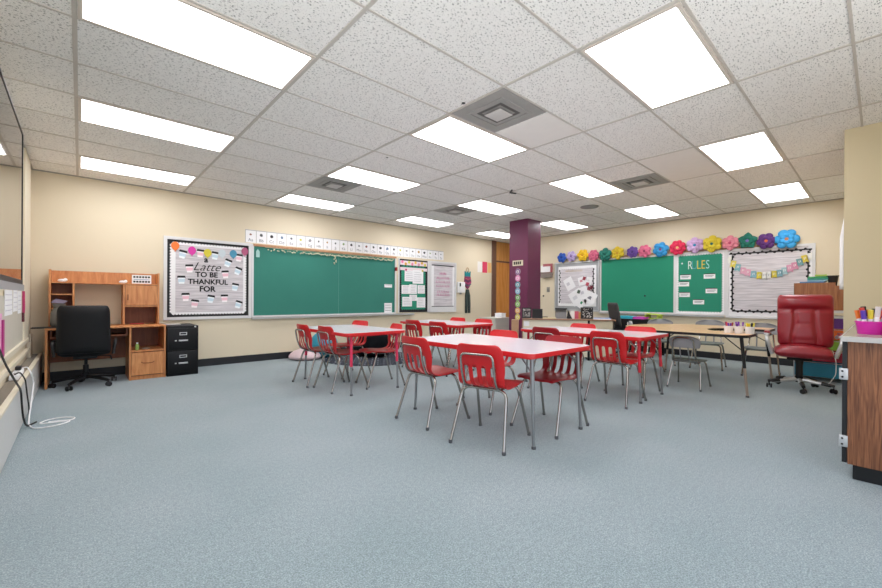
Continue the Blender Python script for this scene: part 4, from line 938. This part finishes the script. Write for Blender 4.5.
scrib_frame(.28, .12, .095, .18, 'plain dark picture frame beside the lettered one on the teacher desk', 6, True)
scrib_frame(1.18, .2, .11, .215, 'square black frame with pale leaf pattern on the right half of the teacher desk', 9)
t = thing('desk_phone', 'grey desk phone in the middle of the teacher desk', 'phone', deskpt(.72, .2))
part('body', MB().prism([(-.02, 0), (.14, 0), (.12, .13), (.06, .17)], -.1, .1, Matrix.Rotation(PI/2, 4, 'X') @ Matrix.Rotation(PI/2, 4, 'Y') @ Matrix.Diagonal((1, 1, 1, 1))), mat('phone_grey', '#6c6a69', .4), t)
part('handset', MB().box(-.11, .11, -.02, .04, .17, .2, bev=.01), M_bplast, t); part('side_bracket', MB().prism([(.1, 0), (.2, 0), (.12, .17)], -.01, .01, Matrix.Rotation(PI/2, 4, 'X')), M_bplast, t)
for u, c, w_, h_, lab in [(.92, '#e6e1df', .04, .15, 'white card leaning on the teacher desk'), (1.0, '#c9566f', .035, .14, 'rose pink booklet standing on the teacher desk'), (1.06, '#c48a4e', .03, .12, 'tan booklet standing beside the pink one')]:
    single('booklet', MB().box(-w_, w_, 0, .02, 0, h_), paint(c), lab, 'booklet', deskpt(u, .2), 'booklets on the teacher desk')
single('notepad', MB().box(-.12, .12, -.05, .05, 0, .02), paint('#d8c9a0'), 'flat yellow notepad on the teacher desk between frame and phone', 'notepad', deskpt(.5, .12))
single('blue_folder', MB().box(-.14, .14, -.05, .05, 0, .025), paint('#4f79c4'), 'blue folder lying at the right end of the teacher desk', 'folder', deskpt(1.45, .2))
single('paper_stack', MB().box(-.14, .14, -.06, .06, 0, .015), M_white, 'stack of white papers before the blue folder on the teacher desk', 'papers', deskpt(1.42, .07))
single('black_stapler', MB().box(-.05, .05, -.015, .015, 0, .03, bev=.006), M_bplast, 'small black stapler beside the dark frame on the teacher desk', 'stapler', deskpt(.43, .3))
# craft table
t = thing('craft_table', 'black-fronted side table with craft papers against the right wall', 'table', Matrix())
part('tabletop', MB().box(8.09, 8.75, 2.9, 3.75, .71, .735), M_bplast, t)
for x, y in ((8.12, 2.94), (8.7, 2.94), (8.12, 3.71), (8.7, 3.71)): part('leg', MB().box(x-.02, x+.02, y-.02, y+.02, 0, .71), M_bmetal, t)
part('front_panel', MB().box(8.092, 8.105, 2.97, 3.68, .35, .71), M_bplast, t)
for x, y, w_, d_, h_, c, lab in [(8.25, 3.46, .12, .14, .05, '#3fc0d6', 'stack of cyan craft paper on the side table'), (8.25, 3.19, .12, .11, .04, '#d94fc0', 'stack of magenta craft paper on the side table'), (8.25, 3.68, .1, .05, .03, '#ddb3cf', 'pale pink craft paper by the black chair')]:
    single('craft_paper', MB().box(-w_, w_, -d_, d_, 0, h_), paint(c), lab, 'craft paper', Tz(x, y, .735), 'craft papers')
t = thing('lime_tray', 'lime green paper tray on the side table by the chalkboard', 'tray', Tz(8.45, 3.03, .735))
part('tray', MB().box(-.13, .13, -.12, .12, 0, .02).box(-.13, .13, .1, .12, .02, .09).box(-.13, .13, -.12, -.1, .02, .07), paint('#b5cf3c'), t); part('lid', MB().box(-.13, .13, -.14, .14, .09, .1, Matrix.Rotation(.1, 4, 'X')), paint('#c5dc4e'), t)
# low white cabinet by the door with a box
t = thing('low_cabinet', 'low off-white cabinet between the door and the purple pillar', 'cabinet', Tz(6.6, 5.55, 0))
part('body', MB().box(0, .5, 0, .45, .02, .69), paint('#c6c1b6'), t); part('top', MB().box(-.01, .51, -.01, .46, .69, .705), paint('#d8d3c8'), t); part('plinth', MB().box(.02, .48, .02, .43, 0, .02), M_bmetal, t)
dr = part('door', MB().box(.02, .48, -.014, 0, .05, .67), paint('#cbc6bb'), t); part('knob', MB().ball((.43, -.022, .4), .01, n=8), M_silver, dr)
t = thing('white_box', 'small white cardboard box on the low cabinet', 'box', Tz(6.98, 5.72, .705, 10))
part('carton', MB().box(-.1, .1, -.08, .08, 0, .08), M_white, t); part('lid', MB().box(-.105, .105, -.085, .085, .08, .095), M_white, t)

# ------------------------------------------------------------------ storage rack with walnut cabinet
t = thing('storage_rack', 'white wire rack of coloured plastic drawers behind the red leather chair', 'storage rack', Tz(7.7, 0, 0))
for x in (0, .38):
    for y in (.29, .84): part('post', MB().box(x-.01, x+.01, y-.01, y+.01, .0, .985), M_trimw, t)
part('top_shelf', MB().box(-.02, .4, .28, .86, .95, .985), M_trimw, t)
part('middle_shelf', MB().box(-.02, .4, .28, .86, .875, .905), M_trimw, t)
for z in (.05, .25, .41, .56, .72): part('rail', MB().box(-.012, .0, .29, .84, z-.006, z), M_trimw, t); part('rail', MB().box(.38, .392, .29, .84, z-.006, z), M_trimw, t)
for z0, z1, c, nm in [(.735, .87, '#6a3a86', 'purple'), (.58, .715, '#e8702f', 'orange'), (.435, .555, '#8fc04a', 'green'), (.27, .405, '#a81f3c', 'crimson'), (.055, .24, '#2f8fb0', 'blue')]:
    q = thing('storage_bin', '%s plastic bin in the white wire rack' % nm, 'bin', Tz(7.7, 0, 0), 'coloured bins in the rack')
    xo = -.06 if nm == 'blue' else 0
    part('tray', MB().box(-.005+xo, .36, .3, .83, z0, z0+.01).box(-.012+xo, 0+xo, .3, .83, z0, z1).box(.35, .36, .3, .83, z0, z1).box(xo, .35, .3, .31, z0, z1).box(xo, .35, .82, .83, z0, z1), paint(c, .35), q)
    part('rim', MB().box(-.022+xo, -.012+xo, .3, .83, z1-.02, z1-.006), paint(c, .35), q)
t = thing('walnut_cubby', 'walnut laminate box cabinet standing on the storage rack', 'cabinet', Tz(7.7, 0, .985))
part('body', MB().box(0, .36, .42, .85, 0, .385).box(0, .36, .32, .42, 0, .34), M_walnut2, t)
part('back_edge', MB().box(-.004, 0, .845, .85, 0, .385), paint('#6b4a30'), t)
single('blue_binder', MB().box(-.12, .12, -.13, .13, 0, .02, bev=.003), paint('#5f86b4'), 'blue binder lying on the walnut cabinet', 'binder', Tz(7.83, .66, 1.37))
for i, (y, z, c, w_, nm) in enumerate([(.61, 1.391, '#8fbfd0', .1, 'pale blue'), (.60, 1.415, '#2f9f8f', .11, 'teal green'), (.59, 1.44, '#3fb56a', .11, 'green'), (.57, 1.465, '#a9cf4a', .06, 'lime green')]):
    single('plastic_tray', MB().box(-.1, .1, -w_, w_, 0, .02).box(-.1, .1, -w_, -w_+.01, .02, .024).box(-.1, .1, w_-.01, w_, .02, .024), paint(c, .35), '%s plastic tray in the pile on the walnut cabinet' % nm, 'tray', Tz(7.83, y, z), 'trays piled on the walnut cabinet')
t = thing('black_planter', 'black flared pot on the walnut cabinet', 'pot', Tz(7.76, .45, 1.326))
part('pot', MB().lathe([(.038, 0), (.04, .005), (.06, .13), (.066, .13), (.066, .142), (.055, .142), (.04, .02), (0, .02)], n=20), M_bplast, t)
t = thing('hanging_cloth', 'white sheet hanging beside the near wall corner', 'cloth', Matrix())
k = MB(); rows_ = []
for j in range(14):
    z = 2.2-j*.073; f = min(1, j/5); rows_.append([(6.4+.2*(i/8), .246+(.02+.055*f)*(.35+.65*abs(math.sin(i*.75+.3))), z) for i in range(9)])
k.grid(rows_); o = part('sheet', k, M_white, t); s_ = o.modifiers.new('s', 'SOLIDIFY'); s_.thickness = .004
part('hook', MB().tube([(6.5, .24, 2.22), (6.5, .26, 2.22), (6.5, .26, 2.19)], .006, 6), M_silver, t)
single('white_cable', MB().tube([(7.6, .44, .44), (7.55, .40, .3), (7.5, .40, .12), (7.4, .46, .01), (7.35, .5, .007)], .005, 6, fil=.05), M_white, 'thin white cord trailing down beside the coloured drawers', 'cord')

# ------------------------------------------------------------------ counter on the right
t = thing('base_cabinet', 'walnut laminate base cabinet with black kick and hinged door edge', 'cabinet', Matrix())
part('side_panel', MB().box(3.56, 3.58, -.62, .138, .1, .865), M_walnut, t); part('body', MB().box(3.58, 5.40, -.62, .125, .1, .865), M_walnut, t)
dr = part('door', MB().box(3.56, 4.1, .14, .162, .105, .865), M_bplast, t)
for z in (.24, .66):
    h = part('hinge', MB().box(3.545, 3.56, .135, .175, z-.035, z+.035, bev=.002), M_silver, t)
    for q in (-.018, .018): part('screw', MB().ball((3.544, .160, z+q), .006, n=8), M_bmetal, h)
part('toe_kick', MB().box(3.6, 5.40, -.6, .115, 0, .1), M_bplast, t)
t = thing('countertop', 'pale grey laminate countertop projecting from the right-hand wall', 'countertop', Matrix())
part('top', MB().box(3.49, 5.42, -.64, .16, .868, .9), mat('counter_laminate', '#a39a8c', .25, vary=(30, .05)), t)
part('edge_band', MB().box(3.483, 3.49, -.64, .166, .868, .9).box(3.49, 5.42, .16, .166, .868, .9), paint('#b7b4b0', .4), t)
tub(3.86, .045, .9, .07, .085, M_mag, 'magenta plastic tub of markers on the grey countertop', [('#e0622f', 'orange'), ('#222222', 'black'), ('#e0752f', 'light orange'), ('#c43a2a', 'red'), ('#5a36a8', 'purple'), ('#e0cb3a', 'yellow'), ('#d8cfd0', 'pale'), ('#d9522f', 'vermilion'), ('#7a4ab0', 'violet'), ('#e8a23a', 'amber'), ('#3a3a40', 'charcoal')], .165, 8, where='in the magenta tub', grp='markers in the magenta tub')
tub(3.80, -.1, .9, .068, .085, mat('hot_pink_plastic', '#ea4f9f', .35), 'hot pink tub of markers at the right edge on the countertop', [('#e05a5a', 'coral'), ('#e88a9a', 'pink'), ('#d9604a', 'brick orange'), ('#f0c9c9', 'pale pink')], .15, 11, where='in the hot pink tub', grp='markers in the hot pink tub')

# ------------------------------------------------------------------ soft things by the back wall
def bag(name, lab, cat, m, x, y, R, h, seed, z0=.001):
    rnd = random.Random(seed); k = MB(); n = 20; rows_ = []
    prof = [(0, .0), (.7, .0), (.95, .12), (1, .3), (.9, .55), (.68, .8), (.38, .95), (.12, 1.0), (0, 1.0)]
    ph = [rnd.uniform(0, 6) for _ in range(3)]
    V = []
    for r_, z in prof:
        V.append([(R*r_*(1+.06*math.sin(3*a+ph[0])+.04*math.sin(5*a+ph[1])*z)*math.cos(a), R*r_*(1+.06*math.sin(3*a+ph[0]))*math.sin(a), h*z) for a in [2*PI*i/n for i in range(n+1)]])
    k.grid(V); bmesh.ops.remove_doubles(k.bm, verts=k.bm.verts, dist=.001)
    o = single(name, k, m, lab, cat, Tz(x, y, z0)); s_ = o.modifiers.new('u', 'SUBSURF'); s_.levels = s_.render_levels = 1
bag('floor_cushion', 'pale pink floor cushion lying by the back wall behind the left chairs', 'cushion', M_pinkbag, 3.05, 7.02, .29, .2, 2)
bag('bean_bag', 'black bean bag seen between the chairs of the left table', 'bean bag', M_bag, 4.2, 6.55, .38, .52, 4, .013)
t = thing('exercise_ball', 'teal ball by the back wall seen through the left chairs', 'ball', Tz(3.38, 6.98, 0))
part('ball', MB().ball((0, 0, .25), .25, n=28), M_teal, t); part('valve', MB().lathe([(.012, 0), (.012, .005), (0, .005)], (0, 0, .499), 8), M_white, t)
rg = MB().lathe([(.88, .0), (.9, .004), (.9, .008), (.88, .012), (0, .012)], n=48)
t = thing('round_rug', 'dark navy round rug with white dashes under the black bean bag', 'rug', Tz(4.05, 6.35, 0))
part('pile', rg, M_rug, t)

# ------------------------------------------------------------------ light, world, camera
w = bpy.data.worlds.new('World'); scene.world = w; w.use_nodes = True
bg = w.node_tree.nodes['Background']; bg.inputs[1].default_value = 1.0
# overcast sky above, lower half brightened as ceiling fill, seen through the openings behind the viewer
_nt = w.node_tree; _tc = _nt.nodes.new('ShaderNodeTexCoord'); _sp = _nt.nodes.new('ShaderNodeSeparateXYZ'); _nt.links.new(_tc.outputs['Generated'], _sp.inputs[0])
_rp = ramp(_nt, [(.46, (2.35, 2.35, 2.35, 1)), (.54, (1.1, 1.2, 1.4, 1))]); _mr = _nt.nodes.new('ShaderNodeMapRange'); _mr.inputs[1].default_value = -1; _mr.inputs[2].default_value = 1
_nt.links.new(_sp.outputs['Z'], _mr.inputs[0]); _nt.links.new(_mr.outputs[0], _rp.inputs[0]); _nt.links.new(_rp.outputs[0], bg.inputs[0])

F_, YAW, ROLL, CY = 398.5615, .7362, .0059, 298.4638
f = Vector((math.sin(YAW), math.cos(YAW), 0)); r0 = Vector((math.cos(YAW), -math.sin(YAW), 0)); u0 = Vector((0, 0, 1))
R_ = r0*math.cos(ROLL)+u0*math.sin(ROLL); U_ = -r0*math.sin(ROLL)+u0*math.cos(ROLL)
cam = bpy.data.cameras.new('camera'); co = bpy.data.objects.new('camera', cam); COL.objects.link(co)
cam.sensor_fit = 'HORIZONTAL'; cam.sensor_width = 36; cam.lens = 36*F_/882; cam.shift_y = (CY-294)/882; cam.clip_start = .05
co.matrix_world = Matrix(((R_.x, U_.x, -f.x, 0), (R_.y, U_.y, -f.y, 0), (R_.z, U_.z, -f.z, CAMH), (0, 0, 0, 1)))
scene.camera = co
vs = scene.view_settings; vs.view_transform = 'Standard'; vs.look = 'None'; vs.gamma = 1; vs.exposure = .22
